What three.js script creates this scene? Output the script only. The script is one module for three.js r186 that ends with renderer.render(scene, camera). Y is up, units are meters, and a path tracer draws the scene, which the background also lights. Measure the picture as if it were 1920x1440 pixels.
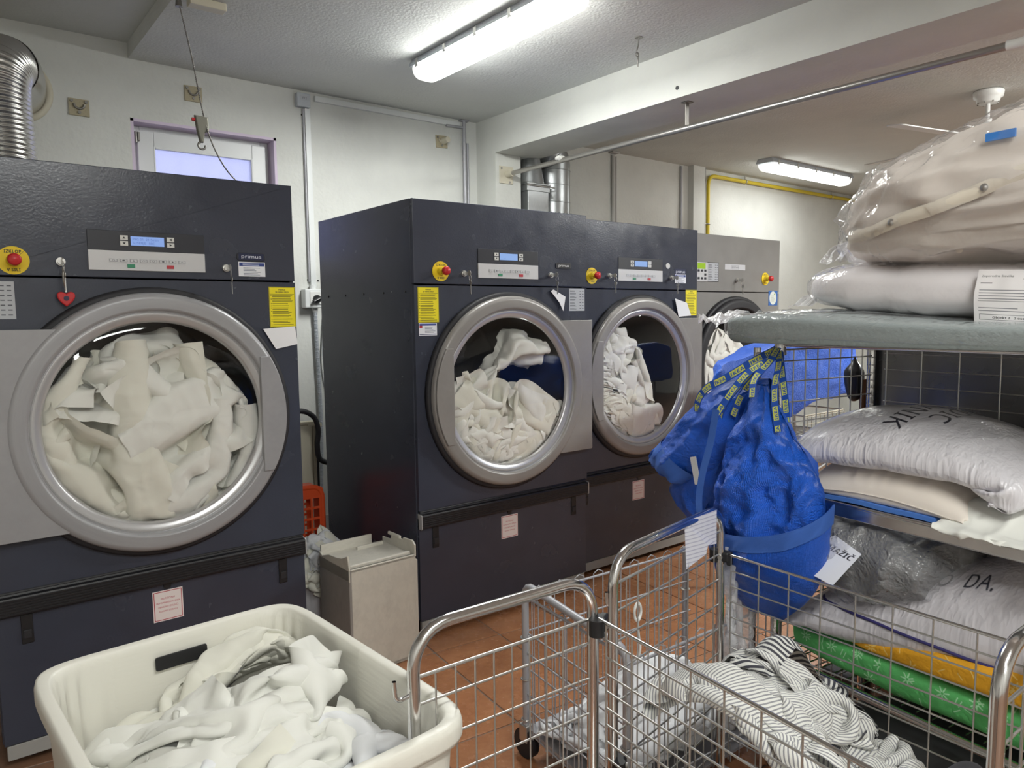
import * as THREE from 'three';
import { RoundedBoxGeometry } from 'three/addons/geometries/RoundedBoxGeometry.js';
import { mergeGeometries, mergeVertices, toCreasedNormals } from 'three/addons/utils/BufferGeometryUtils.js';
import { ImprovedNoise } from 'three/addons/math/ImprovedNoise.js';
import { RectAreaLightUniformsLib } from 'three/addons/lights/RectAreaLightUniformsLib.js';

// ---------------------------------------------------------------- camera, sky, lamps, exposure
const scene = new THREE.Scene();
const renderer = new THREE.WebGLRenderer({ antialias: true });
renderer.toneMapping = THREE.LinearToneMapping;
renderer.toneMappingExposure = 3.15;
renderer.shadowMap.enabled = true;
RectAreaLightUniformsLib.init();
const camera = new THREE.PerspectiveCamera(55.006, 4 / 3, 0.02, 60);
camera.position.set(0, 1.4616, 0);
camera.rotation.order = 'YXZ';
camera.rotation.set(THREE.MathUtils.degToRad(-5.2566), THREE.MathUtils.degToRad(-38.1943), THREE.MathUtils.degToRad(-0.6753));
scene.add(camera);
scene.background = new THREE.Color(0.62, 0.66, 1.0);          // overcast daylight outside the frosted window
scene.backgroundIntensity = 0.42;
const LAMP_COLOR = new THREE.Color(0.985, 1.0, 0.965);
const LAMP_AREA = 22, LAMP_GLOW = 9;                            // RectAreaLight intensity / emission of each diffuser

// ---------------------------------------------------------------- room constants (metres)
const CEIL = 2.905, ZB = -4.62, ZR = -4.73, BX = 3.32;          // ceiling, back wall, back wall beyond the beam, beam face

// ---------------------------------------------------------------- helpers
const V = (x, y, z) => new THREE.Vector3(x, y, z);
let seed = 7;
const rnd = () => { seed = (seed + 0x6d2b79f5) | 0; let t = Math.imul(seed ^ (seed >>> 15), 1 | seed); t = (t + Math.imul(t ^ (t >>> 7), 61 | t)) ^ t; return ((t ^ (t >>> 14)) >>> 0) / 4294967296; };
const rr = (a, b) => a + (b - a) * rnd();
const PN = new ImprovedNoise();
const noise = (x, y, z = 0) => PN.noise(x, y, z);
const fbm = (x, y, z = 0, o = 4) => { let s = 0, a = 0.5; for (let i = 0; i < o; i++) { s += a * PN.noise(x, y, z); x *= 2.03; y *= 2.03; z *= 2.03; a *= 0.5; } return s; };
const ridge = (x, y, z) => 1 - Math.abs(PN.noise(x, y, z)) * 2;
const clamp = (x, a, b) => Math.min(b, Math.max(a, x));
const sstep = (a, b, x) => { const t = clamp((x - a) / (b - a), 0, 1); return t * t * (3 - 2 * t); };
const lerp = (a, b, t) => a + (b - a) * t;

const used = new Map();
function numbered(name) { const n = used.get(name) || 0; used.set(name, n + 1); return n ? name + '_' + String(n).padStart(3, '0') : name; }
function shade(o) { o.castShadow = true; o.receiveShadow = true; return o; }
function tag(o, label, category, group) { o.userData.label = label; o.userData.category = category; if (group) o.userData.group = group; return o; }
function thing(name, label, category, pos = [0, 0, 0], turn = 0, group) {
  const o = new THREE.Group(); o.name = numbered(name); scene.add(o);
  o.position.set(...pos); o.rotation.y = turn; return tag(o, label, category, group);
}
function geo(list) {
  if (!Array.isArray(list)) return list;
  return mergeGeometries(list.map((g) => { g = g.index ? g.toNonIndexed() : g; for (const k of Object.keys(g.attributes)) if (!['position', 'normal', 'uv'].includes(k)) g.deleteAttribute(k); return g; }));
}
function mesh(name, g, m, parent, label) {
  const o = shade(new THREE.Mesh(geo(g), m)); o.name = name; parent.add(o);
  if (label) o.userData.label = label; return o;
}
function single(name, label, category, g, m, pos = [0, 0, 0], group) {
  const o = shade(new THREE.Mesh(geo(g), m)); o.name = numbered(name); scene.add(o); o.position.set(...pos); return tag(o, label, category, group);
}
function struct(name, g, m, pos = [0, 0, 0]) {
  const o = g ? shade(new THREE.Mesh(geo(g), m)) : new THREE.Group(); o.name = name; o.userData.kind = 'structure'; o.position.set(...pos); scene.add(o); return o;
}
const box = (w, h, d, x = 0, y = 0, z = 0, r = 0) => (r ? new RoundedBoxGeometry(w, h, d, 2, Math.min(r, w / 2.01, h / 2.01, d / 2.01)) : new THREE.BoxGeometry(w, h, d)).translate(x, y, z);
function boxUV(w, h, d, x = 0, y = 0, z = 0) {                  // a box whose uv are metres
  const g = new THREE.BoxGeometry(w, h, d), p = g.attributes.position, n = g.attributes.normal, uv = g.attributes.uv;
  for (let i = 0; i < p.count; i++) {
    const ax = Math.abs(n.getX(i)), ay = Math.abs(n.getY(i));
    if (ay > 0.5) uv.setXY(i, p.getX(i) + x, p.getZ(i) + z); else if (ax > 0.5) uv.setXY(i, p.getZ(i) + z, p.getY(i) + y); else uv.setXY(i, p.getX(i) + x, p.getY(i) + y);
  }
  return g.translate(x, y, z);
}
const cylY = (r1, r2, h, x = 0, y = 0, z = 0, n = 24, open = false) => new THREE.CylinderGeometry(r1, r2, h, n, 1, open).translate(x, y, z);
const cylZ = (r1, r2, h, x = 0, y = 0, z = 0, n = 24, open = false) => new THREE.CylinderGeometry(r1, r2, h, n, 1, open).rotateX(Math.PI / 2).translate(x, y, z);
const cylX = (r1, r2, h, x = 0, y = 0, z = 0, n = 24, open = false) => new THREE.CylinderGeometry(r1, r2, h, n, 1, open).rotateZ(Math.PI / 2).translate(x, y, z);
function roundPath(pts, rad) {
  const c = new THREE.CurvePath(); let prev = pts[0].clone();
  for (let i = 1; i < pts.length - 1; i++) {
    const a = pts[i - 1], b = pts[i], d = pts[i + 1], r = Math.min(rad, a.distanceTo(b) * 0.49, b.distanceTo(d) * 0.49);
    const p = b.clone().addScaledVector(a.clone().sub(b).normalize(), r), q = b.clone().addScaledVector(d.clone().sub(b).normalize(), r);
    c.add(new THREE.LineCurve3(prev, p)); c.add(new THREE.QuadraticBezierCurve3(p, b.clone().lerp(p.clone().add(q).multiplyScalar(0.5), 0.17), q)); prev = q;
  }
  c.add(new THREE.LineCurve3(prev, pts[pts.length - 1])); return c;
}
function tubeRound(pts, r, rad, seg = 60, n = 12) { return new THREE.TubeGeometry(roundPath(pts, rad), seg, r, n, false); }
const tubeCurve = (pts, r, seg = 40, n = 8) => new THREE.TubeGeometry(new THREE.CatmullRomCurve3(pts), seg, r, n, false);
function rod(a, b, r, n = 10) { const d = b.clone().sub(a), g = new THREE.CylinderGeometry(r, r, d.length(), n); g.applyQuaternion(new THREE.Quaternion().setFromUnitVectors(V(0, 1, 0), d.clone().normalize())); return g.translate((a.x + b.x) / 2, (a.y + b.y) / 2, (a.z + b.z) / 2); }
const UNITROD = new THREE.CylinderGeometry(1, 1, 1, 7);
function wire(a, b, r, m, parent, name = 'wire') {              // one wire: a shared cylinder, scaled and turned
  const o = shade(new THREE.Mesh(UNITROD, m)), d = b.clone().sub(a); o.name = name; o.position.copy(a).add(b).multiplyScalar(0.5);
  o.quaternion.setFromUnitVectors(V(0, 1, 0), d.clone().normalize()); o.scale.set(r, d.length(), r); parent.add(o); return o;
}
function shapeOf(pts) { const s = new THREE.Shape(); pts.forEach(([x, y], i) => (i ? s.lineTo(x, y) : s.moveTo(x, y))); s.closePath(); return s; }
function extrude(shape, depth, bevel = 0, seg = 24) { return new THREE.ExtrudeGeometry(shape, { depth: depth - 2 * bevel, bevelEnabled: bevel > 0, bevelSize: bevel, bevelThickness: bevel, bevelOffset: -bevel, bevelSegments: 2, curveSegments: seg }).translate(0, 0, bevel); }
const rectShape = (w, h, r = 0) => { const s = new THREE.Shape(), x = -w / 2, y = -h / 2; if (!r) { s.moveTo(x, y); s.lineTo(-x, y); s.lineTo(-x, -y); s.lineTo(x, -y); s.closePath(); return s; } s.moveTo(x + r, y); s.lineTo(-x - r, y); s.quadraticCurveTo(-x, y, -x, y + r); s.lineTo(-x, -y - r); s.quadraticCurveTo(-x, -y, -x - r, -y); s.lineTo(x + r, -y); s.quadraticCurveTo(x, -y, x, -y - r); s.lineTo(x, y + r); s.quadraticCurveTo(x, y, x + r, y); return s; };
const lathe = (prof, n = 96) => new THREE.LatheGeometry(prof.map(([r, h]) => new THREE.Vector2(r, h)), n);

// ---------------------------------------------------------------- textures
function dataTex(n, f, srgb = false, rep = 1) {
  const d = new Uint8Array(n * n * 4);
  for (let y = 0; y < n; y++) for (let x = 0; x < n; x++) { const c = f(x / n, y / n, x, y), o = (y * n + x) * 4; if (typeof c === 'number') d[o] = d[o + 1] = d[o + 2] = clamp(c, 0, 1) * 255; else for (let k = 0; k < 3; k++) d[o + k] = clamp(c[k], 0, 1) * 255; d[o + 3] = 255; }
  const t = new THREE.DataTexture(d, n, n); t.wrapS = t.wrapT = THREE.RepeatWrapping; t.magFilter = THREE.LinearFilter; t.minFilter = THREE.LinearMipmapLinearFilter; t.generateMipmaps = true;
  if (srgb) t.colorSpace = THREE.SRGBColorSpace; t.repeat.set(rep, rep); t.needsUpdate = true; return t;
}
const tileN = (u, v, f, z = 0) => { const a = u * Math.PI * 2, b = v * Math.PI * 2, r = f / (Math.PI * 2); return PN.noise(Math.cos(a) * r + 11 + Math.cos(b) * r * 1.7, Math.sin(a) * r + z + Math.sin(b) * r * 1.3, Math.cos(b) * r + Math.sin(b + 1) * r * 0.9 + Math.sin(a + 2) * r * 0.8); };
// wrapped fractal noise: blends four shifted copies so that the texture repeats without a seam
const wrapF = (u, v, f, o = 4, z = 0) => { const n = (x, y) => fbm(x * f, y * f, z, o); return n(u, v) * (1 - u) * (1 - v) + n(u - 1, v) * u * (1 - v) + n(u, v - 1) * (1 - u) * v + n(u - 1, v - 1) * u * v; };
function rep(t, a, b = a) { const c = t.clone(); c.repeat.set(a, b); c.needsUpdate = true; return c; }
function canvasTex(w, h, draw) {
  const c = document.createElement('canvas'); c.width = w; c.height = h; const g = c.getContext('2d'); draw(g, w, h);
  const t = new THREE.CanvasTexture(c); t.colorSpace = THREE.SRGBColorSpace; t.anisotropy = 8; return t;
}
const T_PLASTER = dataTex(512, (u, v) => 0.5 + 0.55 * wrapF(u, v, 42, 3) + 0.35 * wrapF(u, v, 12, 2, 5));
const T_WALL = dataTex(512, (u, v) => { const s = wrapF(u, v, 4, 5, 3), q = wrapF(u, v, 14, 4, 8); const k = 0.935 + 0.11 * s + 0.05 * q - 0.045 * sstep(0.12, 0.40, s + 0.4 * q); return [k, k, k * 0.985]; }, true);
const T_SPECK = dataTex(512, (u, v) => { const s = wrapF(u, v, 5, 4, 2), f = wrapF(u, v, 150, 1, 9), g = wrapF(u, v, 9, 3, 4); const k = 0.85 + 0.07 * s + 0.22 * sstep(0.30, 0.5, f) * sstep(-0.2, 0.5, s) + 0.03 * g; return [k, k, k]; }, true);
const T_SOFT = dataTex(256, (u, v) => { const k = 0.94 + 0.07 * wrapF(u, v, 5, 3, 6) + 0.03 * wrapF(u, v, 30, 2, 2); return [k, k, k]; }, true);
const T_ROUGH = dataTex(256, (u, v) => 0.62 + 0.35 * wrapF(u, v, 8, 4, 1));
const T_WEAVE = dataTex(128, (u, v, x, y) => 0.5 + 0.25 * Math.sin(x * Math.PI / 2) * Math.cos(y * Math.PI / 2) + 0.3 * wrapF(u, v, 20, 2));
const T_CREASE = dataTex(512, (u, v) => { const w = 0.06 * Math.sin(2 * Math.PI * v) , a = Math.abs(wrapF(u + w * 0, v, 9, 2, 2)), b = Math.abs(wrapF(u, v, 22, 2, 7)); return 0.3 + 1.1 * a + 0.7 * b; });
const T_SCRATCH = dataTex(512, (u, v) => 0.5 + 0.3 * wrapF(u, v, 6, 3) + 0.2 * wrapF(u * 1, v, 60, 2));

// ---------------------------------------------------------------- materials
const std = (o) => new THREE.MeshStandardMaterial(o), phy = (o) => new THREE.MeshPhysicalMaterial(o);
const lin = (r, g, b) => new THREE.Color().setRGB(r, g, b);
const M = {};
M.wall = std({ color: lin(0.80, 0.81, 0.80), map: rep(T_WALL, 0.35), roughness: 0.93, bumpMap: rep(T_PLASTER, 0.9), bumpScale: 0.004 });
M.ceil = std({ color: lin(0.74, 0.75, 0.74), map: rep(T_WALL, 0.22), roughness: 0.95, bumpMap: rep(T_PLASTER, 1.6), bumpScale: 0.004 });
M.beam = std({ color: lin(0.80, 0.81, 0.79), map: rep(T_WALL, 0.3), roughness: 0.93, bumpMap: rep(T_PLASTER, 0.8), bumpScale: 0.003 });
M.navy = std({ color: lin(0.066, 0.075, 0.109), map: T_SPECK, roughness: 0.40, roughnessMap: T_ROUGH, metalness: 0.0, bumpMap: rep(T_PLASTER, 3), bumpScale: 0.0006 });
M.navyPlain = std({ color: lin(0.032, 0.035, 0.058), roughness: 0.4 });
M.greyPaint = std({ color: lin(0.36, 0.35, 0.335), map: T_SPECK, roughness: 0.45, metalness: 0.15 });
M.silver = std({ color: lin(0.40, 0.40, 0.415), roughness: 0.56, metalness: 0.12, roughnessMap: T_ROUGH, map: rep(T_SOFT, 2) });
M.silverWarm = std({ color: lin(0.33, 0.315, 0.30), roughness: 0.56, metalness: 0.1, roughnessMap: T_ROUGH, map: rep(T_SOFT, 2) });
M.silverEdge = std({ color: lin(0.55, 0.55, 0.56), roughness: 0.3, metalness: 0.5 });
M.black = std({ color: lin(0.012, 0.012, 0.014), roughness: 0.45 });
M.rubber = std({ color: lin(0.018, 0.018, 0.022), roughness: 0.6 });
M.ribbed = std({ color: lin(0.014, 0.014, 0.017), roughness: 0.42, bumpMap: rep(T_SCRATCH, 1, 12), bumpScale: 0.001 });
M.drum = std({ color: lin(0.16, 0.16, 0.17), roughness: 0.45, metalness: 0.7 });
M.chrome = std({ color: lin(0.70, 0.69, 0.69), roughness: 0.17, metalness: 1 });
M.zinc = std({ color: lin(0.55, 0.54, 0.52), roughness: 0.34, metalness: 0.9 });
M.galv = std({ color: lin(0.50, 0.52, 0.53), roughness: 0.36, metalness: 0.85, map: rep(T_SOFT, 3) });
M.foil = std({ color: lin(0.62, 0.61, 0.59), roughness: 0.26, metalness: 0.95 });
M.greyTube = std({ color: lin(0.42, 0.42, 0.45), roughness: 0.42, metalness: 0.25 });
M.steelDark = std({ color: lin(0.23, 0.225, 0.22), roughness: 0.42, metalness: 0.8, roughnessMap: T_ROUGH, map: rep(T_SOFT, 1.2) });
M.white = std({ color: lin(0.78, 0.78, 0.75), roughness: 0.5 });
M.whiteGloss = std({ color: lin(0.80, 0.80, 0.78), roughness: 0.32 });
M.pvc = std({ color: lin(0.74, 0.76, 0.76), roughness: 0.38 });
M.greyPlastic = std({ color: lin(0.50, 0.53, 0.57), roughness: 0.5 });
M.cream = std({ color: lin(0.62, 0.58, 0.46), roughness: 0.5 });
M.tub = std({ color: lin(0.78, 0.765, 0.69), roughness: 0.42, bumpMap: rep(T_PLASTER, 2), bumpScale: 0.001 });
M.red = std({ color: lin(0.55, 0.02, 0.025), roughness: 0.35 });
M.yellow = std({ color: lin(0.72, 0.55, 0.03), roughness: 0.45 });
M.glass = phy({ color: 0xffffff, roughness: 0.02, transmission: 1, thickness: 0, ior: 1.5, specularIntensity: 0.9 });
M.film = phy({ color: lin(0.95, 0.95, 0.95), roughness: 0.24, transmission: 0.9, thickness: 0, ior: 1.5, bumpMap: T_CREASE, bumpScale: 0.01, side: THREE.DoubleSide });
M.cloth = phy({ color: lin(0.82, 0.82, 0.77), roughness: 0.92, sheen: 0.25, sheenRoughness: 0.6, sheenColor: lin(1, 1, 1), bumpMap: rep(T_WEAVE, 40), bumpScale: 0.0006, side: THREE.DoubleSide });
M.clothCool = phy({ color: lin(0.80, 0.81, 0.83), roughness: 0.92, sheen: 0.25, sheenColor: lin(1, 1, 1), bumpMap: rep(T_WEAVE, 40), bumpScale: 0.0006, side: THREE.DoubleSide });
M.clothWarm = phy({ color: lin(0.78, 0.77, 0.68), roughness: 0.92, sheen: 0.25, sheenColor: lin(1, 1, 1), bumpMap: rep(T_WEAVE, 40), bumpScale: 0.0006, side: THREE.DoubleSide });
M.paper = std({ color: lin(0.83, 0.83, 0.85), roughness: 0.85, side: THREE.DoubleSide });
M.screw = std({ color: lin(0.3, 0.29, 0.27), roughness: 0.45, metalness: 0.8 });
function printed(w, h, draw, extra = {}) { return std({ map: canvasTex(w, h, draw), roughness: 0.55, ...extra }); }
function lines(g, x, y, w, n, step, col, lw = 3) { g.fillStyle = col; for (let i = 0; i < n; i++) g.fillRect(x, y + i * step, w * (0.65 + 0.35 * rnd()), lw); }

// ---------------------------------------------------------------- cloth: position-based simulation of sheets that fall, fold and pile up
// sheets: [{ nx, ny, d, at(u, v) -> Vector3 }], collide(p array, index) moves a particle out of solids
function simulate({ sheets, collide, gravity = [0, -9.8, 0], steps = 160, gather = 0, gatherSteps = 0, iters = 5, thick = 0.8, damp = 0.96, friction = 0.5, start = 3 }) {
  const off = []; let N = 0; for (const s of sheets) { off.push(N); N += s.nx * s.ny; }
  const p = new Float32Array(N * 3), q = new Float32Array(N * 3), own = new Uint8Array(N), gi = new Int16Array(N), gj = new Int16Array(N);
  const A = [], B = [], R = [], K = [];
  sheets.forEach((s, k) => {
    for (let j = 0; j < s.ny; j++) for (let i = 0; i < s.nx; i++) {
      const n = off[k] + j * s.nx + i, v = s.at(i / (s.nx - 1) - 0.5, j / (s.ny - 1) - 0.5); own[n] = k; gi[n] = i; gj[n] = j;
      p[n * 3] = q[n * 3] = v.x; p[n * 3 + 1] = q[n * 3 + 1] = v.y; p[n * 3 + 2] = q[n * 3 + 2] = v.z;
      const link = (di, dj, stiff) => { const i2 = i + di, j2 = j + dj; if (i2 < 0 || i2 >= s.nx || j2 >= s.ny) return; A.push(n); B.push(off[k] + j2 * s.nx + i2); R.push(s.d * Math.hypot(di, dj)); K.push(stiff); };
      link(1, 0, 1); link(0, 1, 1); link(1, 1, 0.35); link(-1, 1, 0.35); link(2, 0, -(s.bend ?? 0.12)); link(0, 2, -(s.bend ?? 0.12));
    }
  });
  const cA = Int32Array.from(A), cB = Int32Array.from(B), cR = Float32Array.from(R), cK = Float32Array.from(K), C = cA.length;
  const dt = 1 / 60, r = sheets[0].d * thick, H = 32768, head = new Int32Array(H), next = new Int32Array(N);
  const cellOf = (x, y, z) => ((Math.imul(Math.floor(x / r), 73856093) ^ Math.imul(Math.floor(y / r), 19349663) ^ Math.imul(Math.floor(z / r), 83492791)) >>> 0) & (H - 1);
  for (let t = 0; t < steps; t++) {
    const pull = t < gatherSteps;
    const g = typeof gravity === 'function' ? gravity(t) : gravity;
    for (let n = 0; n < N; n++) {
      const o = n * 3;
      for (let c = 0; c < 3; c++) { const x = p[o + c]; let vel = (x - q[o + c]) * damp; vel = clamp(vel, -r * 0.9, r * 0.9); q[o + c] = x; p[o + c] = x + vel + (pull ? 0 : g[c] * dt * dt); }
    }
    if (pull) sheets.forEach((s, k) => {                          // bunch each sheet towards its middle before it is let go
      let cx = 0, cy = 0, cz = 0; const m = s.nx * s.ny; for (let n = off[k]; n < off[k] + m; n++) { cx += p[n * 3]; cy += p[n * 3 + 1]; cz += p[n * 3 + 2]; }
      cx /= m; cy /= m; cz /= m; for (let n = off[k]; n < off[k] + m; n++) { const o = n * 3; p[o] += (cx - p[o]) * gather; p[o + 1] += (cy - p[o + 1]) * gather; p[o + 2] += (cz - p[o + 2]) * gather; }
    });
    for (let it = 0; it < iters; it++) for (let c = 0; c < C; c++) {
      const a = cA[c] * 3, b = cB[c] * 3, dx = p[b] - p[a], dy = p[b + 1] - p[a + 1], dz = p[b + 2] - p[a + 2], d = Math.sqrt(dx * dx + dy * dy + dz * dz) + 1e-9; let k = cK[c];
      if (k < 0) { if (d > cR[c]) continue; k = -k; } const e = 0.5 * k * (d - cR[c]) / d;
      p[a] += dx * e; p[a + 1] += dy * e; p[a + 2] += dz * e; p[b] -= dx * e; p[b + 1] -= dy * e; p[b + 2] -= dz * e;
    }
    if (t >= start) {
      head.fill(-1);
      for (let n = 0; n < N; n++) { const h = cellOf(p[n * 3], p[n * 3 + 1], p[n * 3 + 2]); next[n] = head[h]; head[h] = n; }
      for (let n = 0; n < N; n++) {
        const o = n * 3, x = p[o], y = p[o + 1], z = p[o + 2];
        for (let ix = -1; ix < 2; ix++) for (let iy = -1; iy < 2; iy++) for (let iz = -1; iz < 2; iz++) {
          for (let m = head[cellOf(x + ix * r, y + iy * r, z + iz * r)]; m >= 0; m = next[m]) {
            if (m <= n) continue; if (own[m] === own[n] && Math.abs(gi[m] - gi[n]) + Math.abs(gj[m] - gj[n]) < 3) continue;
            const w = m * 3, dx = p[w] - p[o], dy = p[w + 1] - p[o + 1], dz = p[w + 2] - p[o + 2], d2 = dx * dx + dy * dy + dz * dz; if (d2 >= r * r || d2 < 1e-12) continue;
            const d = Math.sqrt(d2), e = 0.4 * (r - d) / d; p[o] -= dx * e; p[o + 1] -= dy * e; p[o + 2] -= dz * e; p[w] += dx * e; p[w + 1] += dy * e; p[w + 2] += dz * e;
            for (let c = 0; c < 3; c++) { const va = p[o + c] - q[o + c], vb = p[w + c] - q[w + c], dv = (va - vb) * 0.12; q[o + c] += dv; q[w + c] -= dv; }
          }
        }
      }
    }
    for (let n = 0; n < N; n++) { const o = n * 3; if (collide(p, o)) for (let c = 0; c < 3; c++) q[o + c] += (p[o + c] - q[o + c]) * friction; }
  }
  return sheets.map((s, k) => ({ nx: s.nx, ny: s.ny, d: s.d, p: p.subarray(off[k] * 3, (off[k] + s.nx * s.ny) * 3) }));
}
// smooth surface through a grid of points: Catmull-Rom in both directions, `up` times finer; smooth passes first soften the grid
function gridGeometry({ nx, ny, d, p }, up = 2, smooth = 1, closed = false) {
  let a = Float32Array.from(p);
  for (let s = 0; s < smooth; s++) {
    const b = Float32Array.from(a);
    for (let j = 0; j < ny; j++) for (let i = 0; i < nx; i++) { if (i === 0 || j === 0 || i === nx - 1 || j === ny - 1) continue; const n = j * nx + i; for (let c = 0; c < 3; c++) b[n * 3 + c] = 0.5 * a[n * 3 + c] + 0.125 * (a[(n - 1) * 3 + c] + a[(n + 1) * 3 + c] + a[(n - nx) * 3 + c] + a[(n + nx) * 3 + c]); }
    a = b;
  }
  const cr = (p0, p1, p2, p3, t) => 0.5 * (2 * p1 + (p2 - p0) * t + (2 * p0 - 5 * p1 + 4 * p2 - p3) * t * t + (3 * p1 - p0 - 3 * p2 + p3) * t * t * t);
  const W = (nx - 1) * up + 1, Hh = (ny - 1) * up + 1, row = new Float32Array(W * ny * 3), P = new Float32Array(W * Hh * 3), uv = new Float32Array(W * Hh * 2);
  for (let j = 0; j < ny; j++) for (let X = 0; X < W; X++) { const i = Math.min(nx - 2, Math.floor(X / up)), t = X / up - i, g = (k) => (j * nx + clamp(k, 0, nx - 1)) * 3; for (let c = 0; c < 3; c++) row[(j * W + X) * 3 + c] = cr(a[g(i - 1) + c], a[g(i) + c], a[g(i + 1) + c], a[g(i + 2) + c], t); }
  for (let Y = 0; Y < Hh; Y++) for (let X = 0; X < W; X++) { const j = Math.min(ny - 2, Math.floor(Y / up)), t = Y / up - j, g = (k) => (clamp(k, 0, ny - 1) * W + X) * 3; for (let c = 0; c < 3; c++) P[(Y * W + X) * 3 + c] = cr(row[g(j - 1) + c], row[g(j) + c], row[g(j + 1) + c], row[g(j + 2) + c], t); uv[(Y * W + X) * 2] = (X / (W - 1)) * (closed ? 1 : (nx - 1) * d); uv[(Y * W + X) * 2 + 1] = (Y / (Hh - 1)) * (closed ? 1 : (ny - 1) * d); }
  const idx = []; for (let Y = 0; Y < Hh - 1; Y++) for (let X = 0; X < W - 1; X++) { const n = Y * W + X; idx.push(n, n + 1, n + W, n + 1, n + W + 1, n + W); }
  const g = new THREE.BufferGeometry(); g.setAttribute('position', new THREE.BufferAttribute(P, 3)); g.setAttribute('uv', new THREE.BufferAttribute(uv, 2)); g.setIndex(idx); g.computeVertexNormals(); return g;
}
// a sheet that starts loosely crumpled round a point
function crumpled(nx, ny, d, c, size, turn, tilt, k, bend) {
  const q = new THREE.Quaternion().setFromEuler(new THREE.Euler(tilt, turn, tilt * 0.6));
  return { nx, ny, d, bend, at: (u, v) => V(u * nx * d * size + 0.06 * noise(u * 5 + k, v * 5, k), 0.16 * noise(u * 4.3, v * 4.3 + k * 3.1, k * 1.7) + 0.07 * noise(u * 11, v * 11, k), v * ny * d * size + 0.06 * noise(u * 5, v * 5 + 9, k)).applyQuaternion(q).add(c) };
}
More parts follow.
